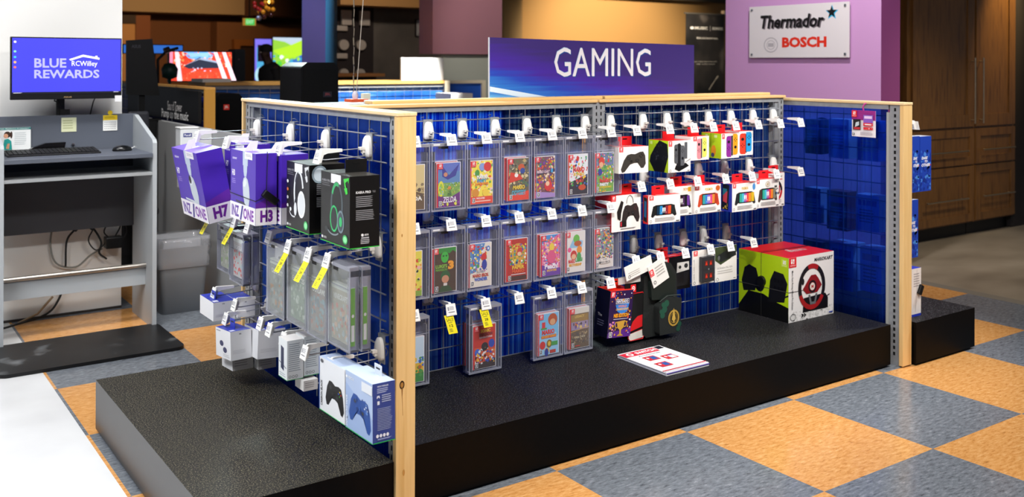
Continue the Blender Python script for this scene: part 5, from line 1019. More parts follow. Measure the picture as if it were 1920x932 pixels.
root = empty('keyboard', (1.0, 5.63, .94), 'black computer keyboard on the kiosk worktop', 'keyboard')
mb = MB(); Tk = Matrix.Translation((.965, 5.60, .941)) @ Matrix.Rotation(R(5), 4, 'X')
mb.box(-.225, .225, -.075, .075, 0, .014, M('101012', .4), Tk); mb.build('keyboard_base', root, .003, 2)
mb = MB()
for r_ in range(5):
    for k in range(20): mb.box(-.215+.0217*k, -.197+.0217*k, -.066+.027*r_, -.044+.027*r_, .0142, .020, M('1B1B1E', .5), Tk)
mb.build('keys', root)
root = empty('computer_mouse', (1.32, 5.62, .94), 'black rounded mouse with white cable at the right of the worktop', 'mouse')
mb = MB(); mb.lathe([(.001, .030), (.018, .028), (.030, .018), (.034, .006), (.033, 0)][::-1], (1.315, 5.60, .941), M('0E0F11', .25), 16, None, 1.55, 1.0); mb.build('mouse_body', root)
mb = MB(); mb.tube([(1.36, 5.61, .950), (1.39, 5.64, .957), (1.41, 5.68, .950)], .003, M('D8D8D8'), 5); mb.build('cable', root)
root = empty('stapler', (.93, 5.73, .94), 'black stapler lying behind the keyboard', 'stapler')
mb = MB(); mb.prism([(0, 0), (.19, .006), (.20, .052), (.10, .050), (.04, .030), (.0, .008)], (.85, 5.71, .9405), X3, Z3, Y3, .035, M('0C0B0C', .2)); mb.build('stapler_body', root, .004, 2)
root = empty('knob_set', (1.07, 5.79, .96), 'two small chrome knobs fixed to the grey back board', 'knob')
mb = MB()
for x in (1.05, 1.10): mb.tube([(x, 5.799, .972), (x, 5.782, .972)], .008, CHROME, 10)
mb.build('knob_pair', root)
root = empty('power_strip', (1.32, 5.82, .40), 'black power adapter brick with bundled cables under the desk', 'adapter')
mb = MB(); mb.box(1.285, 1.375, 5.83, 5.90, .365, .43, M('0D0D0E', .35)); mb.build('adapter_brick', root, .005, 2)
for pts in ([(1.30, 5.86, .43), (1.28, 5.86, .47), (1.33, 5.88, .56), (1.31, 5.88, .66)], [(1.34, 5.86, .43), (1.37, 5.87, .50), (1.33, 5.89, .60), (1.36, 5.9, .7)], [(1.37, 5.86, .40), (1.40, 5.86, .46), (1.36, 5.88, .62), (1.33, 5.9, .72)], [(1.29, 5.86, .40), (1.24, 5.87, .36), (1.20, 5.88, .42), (1.23, 5.89, .50), (1.16, 5.9, .56)]):
    mb = MB(); mb.tube(curve(pts), .004, INK, 6); mb.build('cable', root)
root = empty('wall_plugs', (1.15, 5.9, .3), 'two black plugs with looping cords against the white wall under the desk', 'cord')
for pts in ([(1.17, 5.92, .512), (1.13, 5.90, .48), (1.09, 5.90, .42), (1.085, 5.90, .28)], [(1.19, 5.92, .512), (1.23, 5.90, .48), (1.27, 5.89, .40), (1.26, 5.89, .34), (1.30, 5.89, .30)], [(1.08, 5.90, .2), (1.05, 5.90, .10), (.98, 5.88, .03), (.80, 5.80, .012), (.70, 5.75, .010)]):
    mb = MB(); mb.tube(curve(pts), .006, INK, 6); mb.tube(pts[:2], .014, INK, 8) if pts[0][2] > .5 else None; mb.build('cable', root)
mb = MB(); mb.tube(curve([(1.02, 5.93, .50), (1.01, 5.92, .40), (1.04, 5.91, .30), (1.14, 5.91, .27), (1.22, 5.91, .33), (1.28, 5.9, .36)]), .005, M('8A8A84', .5), 6); mb.build('grey_cable', root)
mb = MB(); mb.tube([(1.02, 5.90, .12), (.94, 5.88, .04), (.84, 5.86, .008)], .006, M('9A8468', .5), 6); mb.build('tan_cable', root)
# mat
mb = MB(); n_ = 6; pts = []
for cx, cy, a0 in ((1.41, 5.365, 0), (.665, 5.365, 90), (.665, 4.935, 180), (1.41, 4.935, 270)):
    for i in range(n_+1): t = R(a0+90*i/n_); pts.append((cx+.045*math.cos(t), cy+.045*math.sin(t)))
RUB = noise_mat('worn_black_rubber', [(.40, '0E0E10'), (.60, '18191B'), (.70, '6A6D70')], (1, 1, 1), 4, 14, .4)
mb.prism(pts, (0, 0, .001), X3, Y3, Z3, .016, M('121213', .5), RUB); tag(mb.build('floor_mat', None, .004, 2), 'black rubber anti fatigue mat with worn grey scuffs on the floor', 'mat')
# waste bin
root = empty('waste_bin', (1.64, 5.66, 0), 'grey plastic waste bin with clear liner beside the kiosk', 'bin')
BG = M('8E9296', .5)
mb = MB()
def rr(cx, cy, hx, hy, z, r_=.03):
    o = []
    for sx, sy, a0 in ((1, 1, 0), (-1, 1, 90), (-1, -1, 180), (1, -1, 270)):
        for i in range(4): t = R(a0+30*i); o.append((cx+sx*(hx-r_)+r_*math.cos(t), cy+sy*(hy-r_)+r_*math.sin(t), z))
    return o
def loft(mb, rings, mt, cap=True, smooth=True):
    n = len(rings[0]); vs_ = [p for r_ in rings for p in r_]
    fs = [[i*n+k, i*n+(k+1) % n, (i+1)*n+(k+1) % n, (i+1)*n+k] for i in range(len(rings)-1) for k in range(n)]
    if cap: fs.append(list(range(n))[::-1])
    mb.add(vs_, fs, mt, smooth)
loft(mb, [rr(1.655, 5.70, .118, .085, 0), rr(1.655, 5.70, .142, .105, .36), rr(1.655, 5.70, .142, .105, .375)], BG); mb.build('bin_body', root)
mb = MB(); rnd = random.Random(4); rings = []
for z, e in ((.26, .004), (.30, .012), (.33, .007), (.37, .014), (.41, .010), (.435, .006)):
    rings.append([(x+rnd.uniform(-.004, .004), y+rnd.uniform(-.004, .004), q) for x, y, q in rr(1.655, 5.70, .142+e, .105+e, z)])
rings.append(rr(1.655, 5.70, .125, .09, .42)); rings.append(rr(1.655, 5.70, .115, .08, .30)); loft(mb, rings, LINER, False); mb.build('bin_liner', root)
# partition + dispenser
struct('wall_partition', MB().box(1.88, 1.92, 5.30, 9.0, 0, 1.02, M('9EA0A2', .6)), 'low grey half wall behind the waste bin')
root = empty('sanitizer_dispenser', (1.81, 5.84, .70), 'white hand sanitizer dispenser with blue logo fixed to the low grey wall', 'dispenser')
mb = MB(); mb.box(1.688, 1.80, 5.80, 5.90, .86, 1.035, M('DCDFE2', .35)); mb.box(1.684, 1.80, 5.796, 5.90, 1.035, 1.045, M('F0F0F0', .3)); mb.build('housing', root, .006, 2)
mb = MB(); mb.box(1.694, 1.79, 5.80, 5.89, .68, .8595, M('F0F0F2', .3)); mb.box(1.80, 1.8795, 5.81, 5.89, .75, 1.03, M('C8CACC', .4)); mb.build('back_plate', root, .006, 2)
mb = MB(); a = mb.art((1.705, 5.7995, .985), X3, Z3, .05, .026); a.r(.0, .05, 1, .95, '22307E'); a.t('Purell', .12, .25, .76, .5, 'F4F4F8', .02); mb.build('logo_badge', root)
# dark chair back behind the kiosk
root = empty('office_chair', (1.72, 6.75, 0), 'dark grey rounded chair back rising behind the kiosk', 'chair')
a = PY(246, 208, 6.8); b = PY(281, 245, 6.8)
mb = MB(); mb.box(a.x-.02, b.x, 6.8, 6.84, .72, a.z-.005, M('3E4048', .5)); mb.build('backrest', root, .02, 3)
mb = MB(); mb.box(a.x-.02, b.x, 6.55, 6.94, .42, .48, M('2A2A30', .6)); mb.build('seat', root, .02, 2)
mb = MB(); mb.tube([((a.x+b.x)/2, 6.75, 0), ((a.x+b.x)/2, 6.75, .42)], .03, BLACK, 8); mb.tube([(a.x-.05, 6.75, .02), (b.x+.03, 6.75, .02)], .02, BLACK, 6); mb.tube([((a.x+b.x)/2, 6.5, .02), ((a.x+b.x)/2, 6.94, .02)], .02, BLACK, 6); mb.box((a.x+b.x)/2-.02, (a.x+b.x)/2+.02, 6.84, 6.87, .45, .9, BLACK); mb.build('pedestal', root)

# ================================================================ BACKGROUND
def scr_obj(name, u0, v0, u1, v1, y, label, cat, draw, bez=.012, base=None, depth=.04, group=None, emit=1.2):
    p, q = PY(u0, v0, y), PY(u1, v1, y); x0, x1, z0, z1 = p.x, q.x, q.z, p.z
    zb = base if base is not None else z0-.08
    root = empty(name, ((x0+x1)/2, y, zb), label, cat, group)
    mb = MB(); mb.box(x0-bez, x1+bez, y+.002, y+depth, z0-bez, z1+bez, M('0A0A0B', .4)); mb.build('housing', root)
    mb = MB(); a = mb.art((x0, y, z0), X3, Z3, x1-x0, z1-z0); a.mk = lambda h: M(h, .4, emit=emit); draw(a); mb.build('screen', root)
    mb = MB(); xm = (x0+x1)/2; mb.box(xm-.03, xm+.03, y+.02, y+.05, zb, z0, BLACK); mb.box(xm-.14, xm+.14, y-.06, y+.12, zb, zb+.01, BLACK); mb.build('stand', root)
    return root
def autumn(a):
    a.r(0, 0, 1, 1, 'D8402A'); a.p([(.2, 1), (.72, 1), (.66, .74), (.48, .70), (.3, .78)], '6AA8E8'); a.scatter(60, 0, .45, 1, 1, ['E85A2A', 'C83020', 'F08A50', 'F4C8B0'], .07, 2); a.p([(.28, .95), (.64, .97), (.6, .8), (.46, .86), (.34, .8)], '90C0F0')
    a.p([(.22, .50), (.48, .82), (.55, .74), (.80, .62), (.82, .44), (.3, .42)], '2A3040'); a.p([(.2, .5), (.47, .74), (.8, .60), (.8, .66), (.5, .80)], '9AAAC0'); a.scatter(8, .32, .28, .66, .46, ['E8E8F4', 'C8C8E8'], .05, 3)
    a.p([(.1, 0), (.95, 0), (.9, .3), (.4, .34), (.2, .2)], 'E0482C'); a.scatter(26, .1, .02, .9, .3, ['F07050', 'C83828', 'E85838'], .05, 4)
    for x in (.08, .70, .84): a.p([(x, 1), (x+.06, 1), (x+.24-(.12 if x < .1 else 0), 0), (x+.16-(.12 if x < .1 else 0), 0)], 'F4D8E0')
    a.r(0, .6, .05, 1, 'E890B0')
root = empty('demo_desk', (4.3, 10.5, 0), 'dark demonstration table far behind the wire counter', 'table')
mb = MB(); mb.box(2.6, 4.15, 10.0, 11.0, 1.10, 1.14, M('2A2220', .5)); mb.build('tabletop', root)
for x in (2.65, 4.05):
    for y in (10.05, 10.9): mb = MB(); mb.box(x, x+.05, y, y+.05, 0, 1.10, BLACK); mb.build('leg', root)
scr_obj('gaming_monitor', 318, 97, 434, 151, 10.3, 'curved monitor glowing with a red autumn garden picture', 'monitor', autumn, base=1.14, emit=1.5)
scr_obj('television', 232, 84, 342, 100, 12.6, 'dim blue topped television behind the autumn monitor', 'television', lambda a: a.r(0, 0, 1, 1, '3A7AE0'), base=0, emit=1.0)
def vio(a): a.r(0, 0, 1, 1, '7A70E8'); a.r(.1, .0, .8, .8, '50A8D8'); a.r(.14, .45, .5, .86, '1A1420'); a.e(.3, .12, .3, .2, 'B0E0F0')
def field(a): a.r(0, 0, 1, 1, '90C840'); a.p([(0, 1), (1, 1), (1, .7), (.4, .9), (0, .95)], 'B8C8D8'); a.p([(0, .7), (.5, .8), (1, .95), (1, .6), (.4, .5)], 'B0E030'); a.p([(.4, .4), (1, .62), (1, .3), (.6, .3)], '3A70B8'); a.p([(0, 0), (1, 0), (1, .3), (.5, .2), (0, .12)], '80D0F0'); a.scatter(20, 0, .05, 1, .6, ['58C848', 'F0F8F8', 'A0E040', '40A0D0'], .06, 5)
scr_obj('television', 478, 73, 514, 150, 16.9, 'violet and cyan wall television left of the green field one', 'television', vio, base=0, emit=1.5)
scr_obj('television', 512, 70, 567, 152, 16.5, 'television showing a bright green field and blue sky', 'television', field, base=0, emit=1.7)
# monitor seen from behind
root = empty('monitor', (1.78, 7.0, 1.13), 'black monitor seen from the back beside the white column', 'monitor')
a_, b_ = PY(238, 73, 7.0), PY(299, 178, 7.0)
mb = MB(); mb.prism([(a_.x, b_.z+.005), (b_.x, b_.z-.005), (b_.x-.05, a_.z+.004), (a_.x, a_.z-.01)], (0, 7.03, 0), X3, Z3, -Y3, .03, M('08080A', .45)); a = mb.art((a_.x, 6.9998, b_.z), X3, Z3, b_.x-a_.x, a_.z-b_.z); a.t('ASUS', .14, .84, .28, .06, '4A4A54', .02); mb.build('housing', root)
mb = MB(); mb.box(1.76, 1.80, 7.03, 7.06, 1.021, 1.3, BLACK); mb.box(1.68, 1.90, 6.98, 7.1, 1.0205, 1.03, BLACK); mb.build('stand', root)
# dark counter block under it with paper
root = empty('till_cabinet', (1.75, 7.3, 0), 'black cabinet behind the low grey wall under the dark monitor', 'cabinet')
mb = MB(); mb.box(1.42, 1.87, 6.98, 7.6, 0, 1.018, M('060607', .5)); mb.build('cabinet_body', root)
mb = MB(); mb.box(1.45, 1.84, 6.975, 6.9798, .1, .9, M('121214', .4)); mb.build('door', root)
a_ = PY(240, 175, 6.9); tag(MB().box(1.58, 1.68, 7.12, 7.25, 1.0185, 1.05, M('D8C8C0', .6)).build('paper_pad'), 'small pale paper pad on the black cabinet', 'paper')
# robotic looking demo gear
root = empty('microphone_arm', (2.45, 9.4, 1.18), 'dark demo gear with a bent arm left of the autumn monitor', 'gear')
a_ = PY(300, 150, 9.6)
mb = MB(); mb.lathe([(.05, 0), (.05, .02), (.015, .03), (.015, .12), (.07, .14), (.08, .22), (.05, .27), (.01, .28)], (PY(318, 150, 9.6).x, 9.6, 1.14), M('1E3A34', .4), 12); mb.build('gear_body', root)
mb = MB(); q1, q2, q3 = PY(296, 112, 9.6), PY(312, 96, 9.6), PY(334, 90, 9.6); mb.tube([(q1.x, 9.6, 1.14), q1, q2, q3], .014, BLACK, 6); mb.tube([q2-Vector((.02, 0, 0)), q2+Vector((.03, 0, .02))], .03, M('3A2A24', .3), 8); mb.build('bent_arm', root)
root.location.z = 1.14
for ch in root.children: ch.location = Vector((0, 0, 1.18-1.14))
tag(MB().box(2.4, 3.3, 9.5, 9.95, 1.10, 1.139, M('241E1C', .5)).box(2.42, 2.47, 9.55, 9.6, 0, 1.10, BLACK).box(3.2, 3.25, 9.55, 9.6, 0, 1.10, BLACK).build('side_table'), 'narrow dark table carrying the demo gear', 'table')
# second counter run with pine post and black sound tower panel
root = empty('gondola_panel', (1.98, 7.1, 0), 'background panel with pine post and black board behind the kiosk', 'display panel')
T2 = 1.262; xa, xb = PY(382, 163, 6.42).x, PY(402, 163, 6.42).x
mb = MB(); mb.box(xa, xb, 6.40, 9.2, T2-.014, T2, M('D09A50', .5)); mb.build('wood_cap', root)
mb = MB(); mb.box(xa, xb, 6.40, 6.42, 0, T2-.0142, M('C08A38', .5)); mb.build('wood_post', root)
mb = MB(); mb.box(xa+.02, xb-.02, 6.43, 6.47, 0, T2-.0145, STEEL); mb.box(xa+.015, xb-.015, 6.43, 9.1, T2-.04, T2-.0145, STEEL); mb.build('upright', root)
grid_y(xa+.01, 6.45, 9.1, 1.02, T2-.03, [6.5+.081*k for k in range(32)], [1.2, 1.12, 1.04]).build('wire_grid', root)
mb = MB(); mb.box(xa+.03, xa+.036, 6.47, 9.1, .2, T2-.03, M('1A2A8C', .4)); mb.build('blue_sheet', root)
root = empty('sound_board', (xa-.02, 6.9, 1.021), 'black board with white words about music leaning behind the low grey wall', 'sign')
mb = MB(); mb.box(xa-.03, xa-.008, 6.44, 8.3, 1.021, 1.235, M('050506', .5)); a = mb.art((xa-.03, 8.3, 1.021), -Y3, Z3, 1.86, .214)
o_ = mb.build('board', root)
mb = MB(); q = lambda u, v: PX(u, v, xa-.0305)
p1, p2 = q(314, 203), q(341, 192); a = mb.art((xa-.0302, p1.y, p1.z-.012), -Y3, Z3, p1.y-p2.y, p2.z-p1.z+.012); a.t('Sound Tower', 0, 0, 1, 1, 'F4F0F0', .0)
p1, p2 = q(303, 221), q(353, 210); a = mb.art((xa-.0302, p1.y, p1.z-.010), -Y3, Z3, p1.y-p2.y, p2.z-p1.z+.010); a.t('Pump up the music', 0, 0, 1, 1, 'FFFFFF', .01)
mb.build('lettering', root)
# speakers
def speaker(name, u0, v0, u1, v1, y, label, z0, badge_uv, bt='JBL', col='050506', bc='C83020', dep=.3, group=None):
    p, q = PY(u0, v0, y), PY(u1, v1, y)
    root = empty(name, ((p.x+q.x)/2, y+dep/2, z0), label, 'speaker', group)
    w_ = q.x-p.x; c_ = .12*w_
    mb = MB(); mb.prism([(p.x, z0), (q.x, z0), (q.x-.03*w_, p.z-c_), (q.x-.14*w_, p.z), (p.x+.18*w_, p.z), (p.x+.02*w_, p.z-c_)], (0, y+dep, 0), X3, Z3, -Y3, dep, M(col, .6, 0, 0, .12)); mb.build('cabinet', root, .012, 3)
    mb = MB(); mb.box(p.x+.08*w_, q.x-.09*w_, y-.006, y, z0+.05, p.z-c_-.01, noise_mat('speaker_mesh_'+name, [(.4, '040404'), (.7, '0B0B0C')], (1, 1, 1), 400, 1, .7, 0, .1)); mb.build('grille', root)
    b0, b1 = PY(badge_uv[0], badge_uv[1], y-.007), PY(badge_uv[2], badge_uv[3], y-.007)
    mb = MB(); mb.box(b0.x, b1.x, y-.009, y-.0062, b1.z, b0.z, M(bc, .4)); a = mb.art((b0.x, y-.0091, b1.z), X3, Z3, b1.x-b0.x, b0.z-b1.z); a.t(bt, .15, .2, .7, .6, 'E8D8D0' if bc == 'C83020' else '6A2A2A', .02); mb.build('brand_badge', root)
    return root
speaker('sound_tower', 404, 176, 455, 260, 6.75, 'tall black speaker tower with a small red badge right of the pine post', 0, (419, 196, 430, 206), group=None)
speaker('party_speaker', 563, 117, 636, 200, 5.0, 'black party speaker with rounded shoulders behind the left panel corner', .86, (606, 172, 622, 182), bc='120C0C')
tag(MB().box(2.0, 2.42, 4.95, 5.38, 0, .858, M('3A3C40', .5)).build('speaker_plinth', None, .004, 1), 'dark plinth carrying the black party speaker', 'plinth')
speaker('tower_speaker', 438, 92, 460, 153, 10.45, 'slim black speaker standing right of the autumn monitor', 1.141, (447, 110, 449, 113), bc='242428', dep=.2)
# counter run three
root = empty('gondola_panel', (4.6, 8.6, 0), 'long background counter with pine cap and blue wire grid', 'display panel')
yc = 8.6; xl, xr = PY(385, 156, yc).x, PY(842, 153, yc).x; T3 = PY(640, 152.5, yc).z
WC = M('D2A058', .5)
mb = MB(); mb.box(xl, xr, yc, yc+.5, T3-.03, T3, WC); mb.build('wood_cap', root)
mb = MB(); mb.box(xl, xr, yc+.02, yc+.04, T3-.065, T3-.031, STEEL); mb.build('top_rail', root)
nx = int((xr-xl)/.1)
grid_x(yc+.01, xl, xr, .1, T3-.06, [xl+.1*k for k in range(nx)], [T3-.10-.1*k for k in range(9)]).build('wire_grid', root)
mb = MB(); mb.box(xl, xr, yc+.05, yc+.06, .1, T3-.066, noise_mat('blue_backing', [(.3, '12408C'), (.55, '2A62B0'), (.75, '8CC0F0')], (1, 1, 6), 1.2, 3, .3)); mb.build('blue_sheet', root)
mb = MB(); mb.box(xr-.06, xr, yc-.02, yc, 0, T3-.0002, M('E8DCC0', .5)); mb.build('wood_post', root)
root = empty('gondola_panel', (5.4, 8.9, 0), 'short pale framed blue panel at the end of the background counter', 'display panel')
x1_, x2_ = PY(843, 156, yc+.1).x, PY(911, 156, yc+.1).x
mb = MB(); mb.box(x1_, x2_, yc+.1, yc+.16, T3-.035, T3-.003, M('E8DCC0', .5)); mb.box(x2_-.05, x2_, yc+.1, yc+.16, 0, T3-.0352, M('E8DCC0', .5)); mb.build('wood_frame', root)
mb = MB(); mb.box(x1_, x2_-.051, yc+.12, yc+.13, .1, T3-.036, M('2E62C8', .35)); mb.build('blue_sheet', root)
a_, b_ = PY(388, 150, 8.5), PY(442, 161, 8.5); tag(MB().box(a_.x, b_.x, 8.62, 8.95, T3+.0005, T3+.03, M('F2EEE4', .5)).build('white_case'), 'flat white case lying on the background counter under a lamp', 'case')
a_, b_ = PY(751, 108, 8.7), PY(830, 153, 8.7); tag(MB().box(a_.x, b_.x, 8.68, 8.71, T3+.0005, a_.z, M('FAFAF6', .5)).build('white_board', None, .004, 2), 'blank white board glaring under a lamp on the background counter', 'board')
a_, b_ = PY(836, 178, 8.2), PY(876, 184, 8.2); tag(MB().box(a_.x, b_.x, 8.1, 8.4, .9, 1.13, M('F6F4F0', .5)).box(a_.x+.02, b_.x-.02, 8.12, 8.38, 0, .9, M('D8D6D0', .6)).build('white_pedestal'), 'white pedestal just showing in front of the pale framed panel', 'pedestal')
spot('track_light_counter', (3.3, 7.4, 3.2), (3.35, 8.75, 1.2), 200, (1, .95, .85), 12, .3, .05)
# speaker display on the dark wall
A_ = PY(633, 5, 12)
def wallspk(u, v, w_, h_, rnd, label):
    p = PY(u, v, 11.95); k = 14.2/FPX
    root_ = None; mb = MB()
    if rnd: mb.tube([(p.x, 11.999, p.z), (p.x, 11.95, p.z)], w_*k*.6, M('B4A698', .6), 24)
    else: mb.box(p.x-w_*k/2*1.2, p.x+w_*k/2*1.2, 11.95, 11.999, p.z-h_*k/2, p.z+h_*k/2, M('B4A698', .6))
    o = mb.build('wall_speaker', None, .01 if not rnd else 0, 2); tag(o, label, 'speaker', 'pale in-wall speakers on the dark display wall')
for u, v, w_, h_, r_, l_ in ((651, 33, 16, 26, 0, 'upper left pale rectangular speaker on the dark wall'), (685, 34, 16, 26, 0, 'upper right pale rectangular speaker on the dark wall'), (645.5, 84, 15, 15, 1, 'middle left pale round speaker on the dark wall'), (678, 84.5, 15, 15, 1, 'middle right pale round speaker on the dark wall'),
    (646, 138, 14, 14, 1, 'lower left pale round speaker on the dark wall'), (677, 138, 14, 14, 1, 'lower right pale round speaker on the dark wall'), (642, 53, 17, 9, 0, 'upper narrow pale speaker bar on the dark wall'), (642, 105, 17, 9, 0, 'lower narrow pale speaker bar on the dark wall')): wallspk(u, v, w_, h_, r_, l_)
a_, b_ = PY(779, 36, 12.0), PY(808, 69, 12.0)
mb = MB(); mb.box(a_.x, b_.x, 11.99, 12.019, b_.z, a_.z, M('2A2220', .6)); a = mb.art((a_.x, 11.9898, b_.z), X3, Z3, b_.x-a_.x, a_.z-b_.z); a.r(.05, .05, .95, .95, 'A8A4A0'); a.e(.5, .45, .14, .3, '3A2424'); a.e(.5, .75, .3, .06, '5A5450'); a.p([(.1, .1), (.9, .1), (.6, .4), (.4, .4)], '6A6460'); tag(mb.build('poster'), 'small grey framed poster on the concrete look wall', 'poster')
root = empty('record_shelf', (5.2, 11.2, 0), 'low dark bench with wooden top under the round wall speakers', 'shelf'); a_, b_ = PY(634, 138, 11.3), PY(722, 150, 11.3)
mb = MB(); mb.box(a_.x-.1, b_.x, 11.3, 11.8, a_.z-.04, a_.z, M('8A5A30', .5)); mb.build('shelf_top', root)
mb = MB(); mb.box(a_.x, b_.x-.1, 11.35, 11.75, 0, a_.z-.0402, M('181412', .5)); mb.build('shelf_body', root)
# exit sign, hanging lamp, chain
q0, q1 = PY(457.5, 34, 15), PY(480, 48, 15)
root = empty('exit_sign', ((q0.x+q1.x)/2, 15, q1.z), 'glowing green exit sign hanging far in the back', 'sign')
mb = MB(); mb.box(q0.x, q1.x, 15, 15.06, q1.z, q0.z, M('D8A040', .5, emit=.6)); a = mb.art((q0.x, 14.999, q1.z), X3, Z3, q1.x-q0.x, q0.z-q1.z); a.mk = lambda h: M(h, .5, emit=1.2); a.r(.12, .05, .88, .95, '3AC858'); a.t('EXIT', .2, .25, .6, .5, 'C8F4C0', .02); mb.build('lit_face', root)
mb = MB(); mb.tube([((q0.x+q1.x)/2, 15.03, q0.z), ((q0.x+q1.x)/2, 15.03, 3.399)], .01, BLACK, 6); mb.build('rod', root)
c_ = PY(492, 14, 9.5)
root = empty('pendant_lamp', (c_.x, 9.5, c_.z-.1), 'small hanging ornament lamp with red amber and silver glass', 'lamp')
mb = MB(); rnd = random.Random(3)
for i in range(22):
    x_, y_, z_ = rnd.gauss(0, .05), rnd.gauss(0, .04), rnd.uniform(-.12, .06); mb.lathe([(.001, -.025), (.02, -.014), (.024, 0), (.018, .016), (.001, .025)], (c_.x+x_, 9.5+y_, c_.z+z_), [M('8A1A12', .2), M('B87818', .2, emit=.15), M('3A1410', .2), M('B0B0C8', .15, .8)][0 if z_ > -.04 and x_ < 0 else 1 if z_ > -.05 else 3 if i % 2 else 2], 8)
mb.build('glass_beads', root)
mb = MB(); mb.lathe([(.001, -.02), (.018, 0), (.001, .02)], (c_.x+.07, 9.5, c_.z+.06), M('FFC858', .3, emit=8), 8); mb.build('bulb', root)
mb = MB(); mb.tube([(c_.x, 9.5, c_.z+.05), (c_.x, 9.5, 3.399)], .004, BLACK, 5); mb.build('cord', root)
yb = 4.3; p0, p1 = PY(663, 186, yb), PY(662, 0, yb)
root = empty('hanging_chain', (p0.x, yb, p0.z), 'thin twisted chain hanging down behind the gaming rack', 'chain')
mb = MB(); n_ = 46
for i in range(n_):
    z_ = p0.z+.03+(3.38-p0.z)*i/n_; mb.tube([(p0.x, yb, z_), (p0.x+.002*(-1)**i, yb, z_+(3.38-p0.z)/n_*.8)], .0035 if i % 2 else .0022, M('A89A84', .3, .7), 5)
mb.tube([(p0.x, yb, p0.z), (p0.x, yb, 3.399)], .0012, M('8A8070', .3, .7), 4); mb.build('links', root)
p2 = PY(668, 178, yb); p3 = PY(681, 0, yb); dx = (p3.x-p2.x)/(p3.z-p2.z)
mb = MB(); mb.tube([(p2.x, yb, p2.z), (p2.x+dx*(3.39-p2.z), yb, 3.39)], .0022, M('B8AC9C', .4, .3), 5); tag(mb.build('hanging_string'), 'pale cord slanting down beside the twisted chain', 'cord')
root = empty('tethered_gadget', (p0.x+.02, 4.3, 1.20), 'small orange and white demo gadget tied to the cord behind the rack', 'gadget')
zt_ = PY(665, 191, 4.3).z
mb = MB(); mb.box(p0.x-.03, p0.x+.06, 4.26, 4.34, zt_, zt_+.014, M('D8582A', .4)); mb.build('orange_base', root); mb = MB(); mb.lathe([(.012, 0), (.016, .02), (.010, .035), (.004, .04)], (p0.x+.008, 4.3, zt_+.0142), clear_mat('milky_plastic', 'F0F0F0', .2, .6, 'E8E4E8'), 10); mb.build('clear_knob', root)
mb = MB(); mb.box(p0.x+.03, p0.x+.10, 4.2, 4.25, zt_-.012, zt_+.010, M('ECE6E0', .4)); mb.box(p0.x+.04, p0.x+.055, 4.199, 4.2, zt_-.006, zt_+.003, M('D8503A', .4)); mb.build('white_tag', root)
q_ = PY(688, 178, 4.5); mb = MB(); mb.box(q_.x-.02, q_.x+.02, 4.5, 4.53, zt_, q_.z+.008, M('E8E4CC', .5)); mb.build('white_block', root)
tag(MB().box(p0.x-.08, q_.x+.05, 4.15, 4.6, 0, zt_-.0125, M('4A4C50', .5)).build('demo_stand'), 'dark demo stand hidden behind the rack under the orange gadget', 'stand')
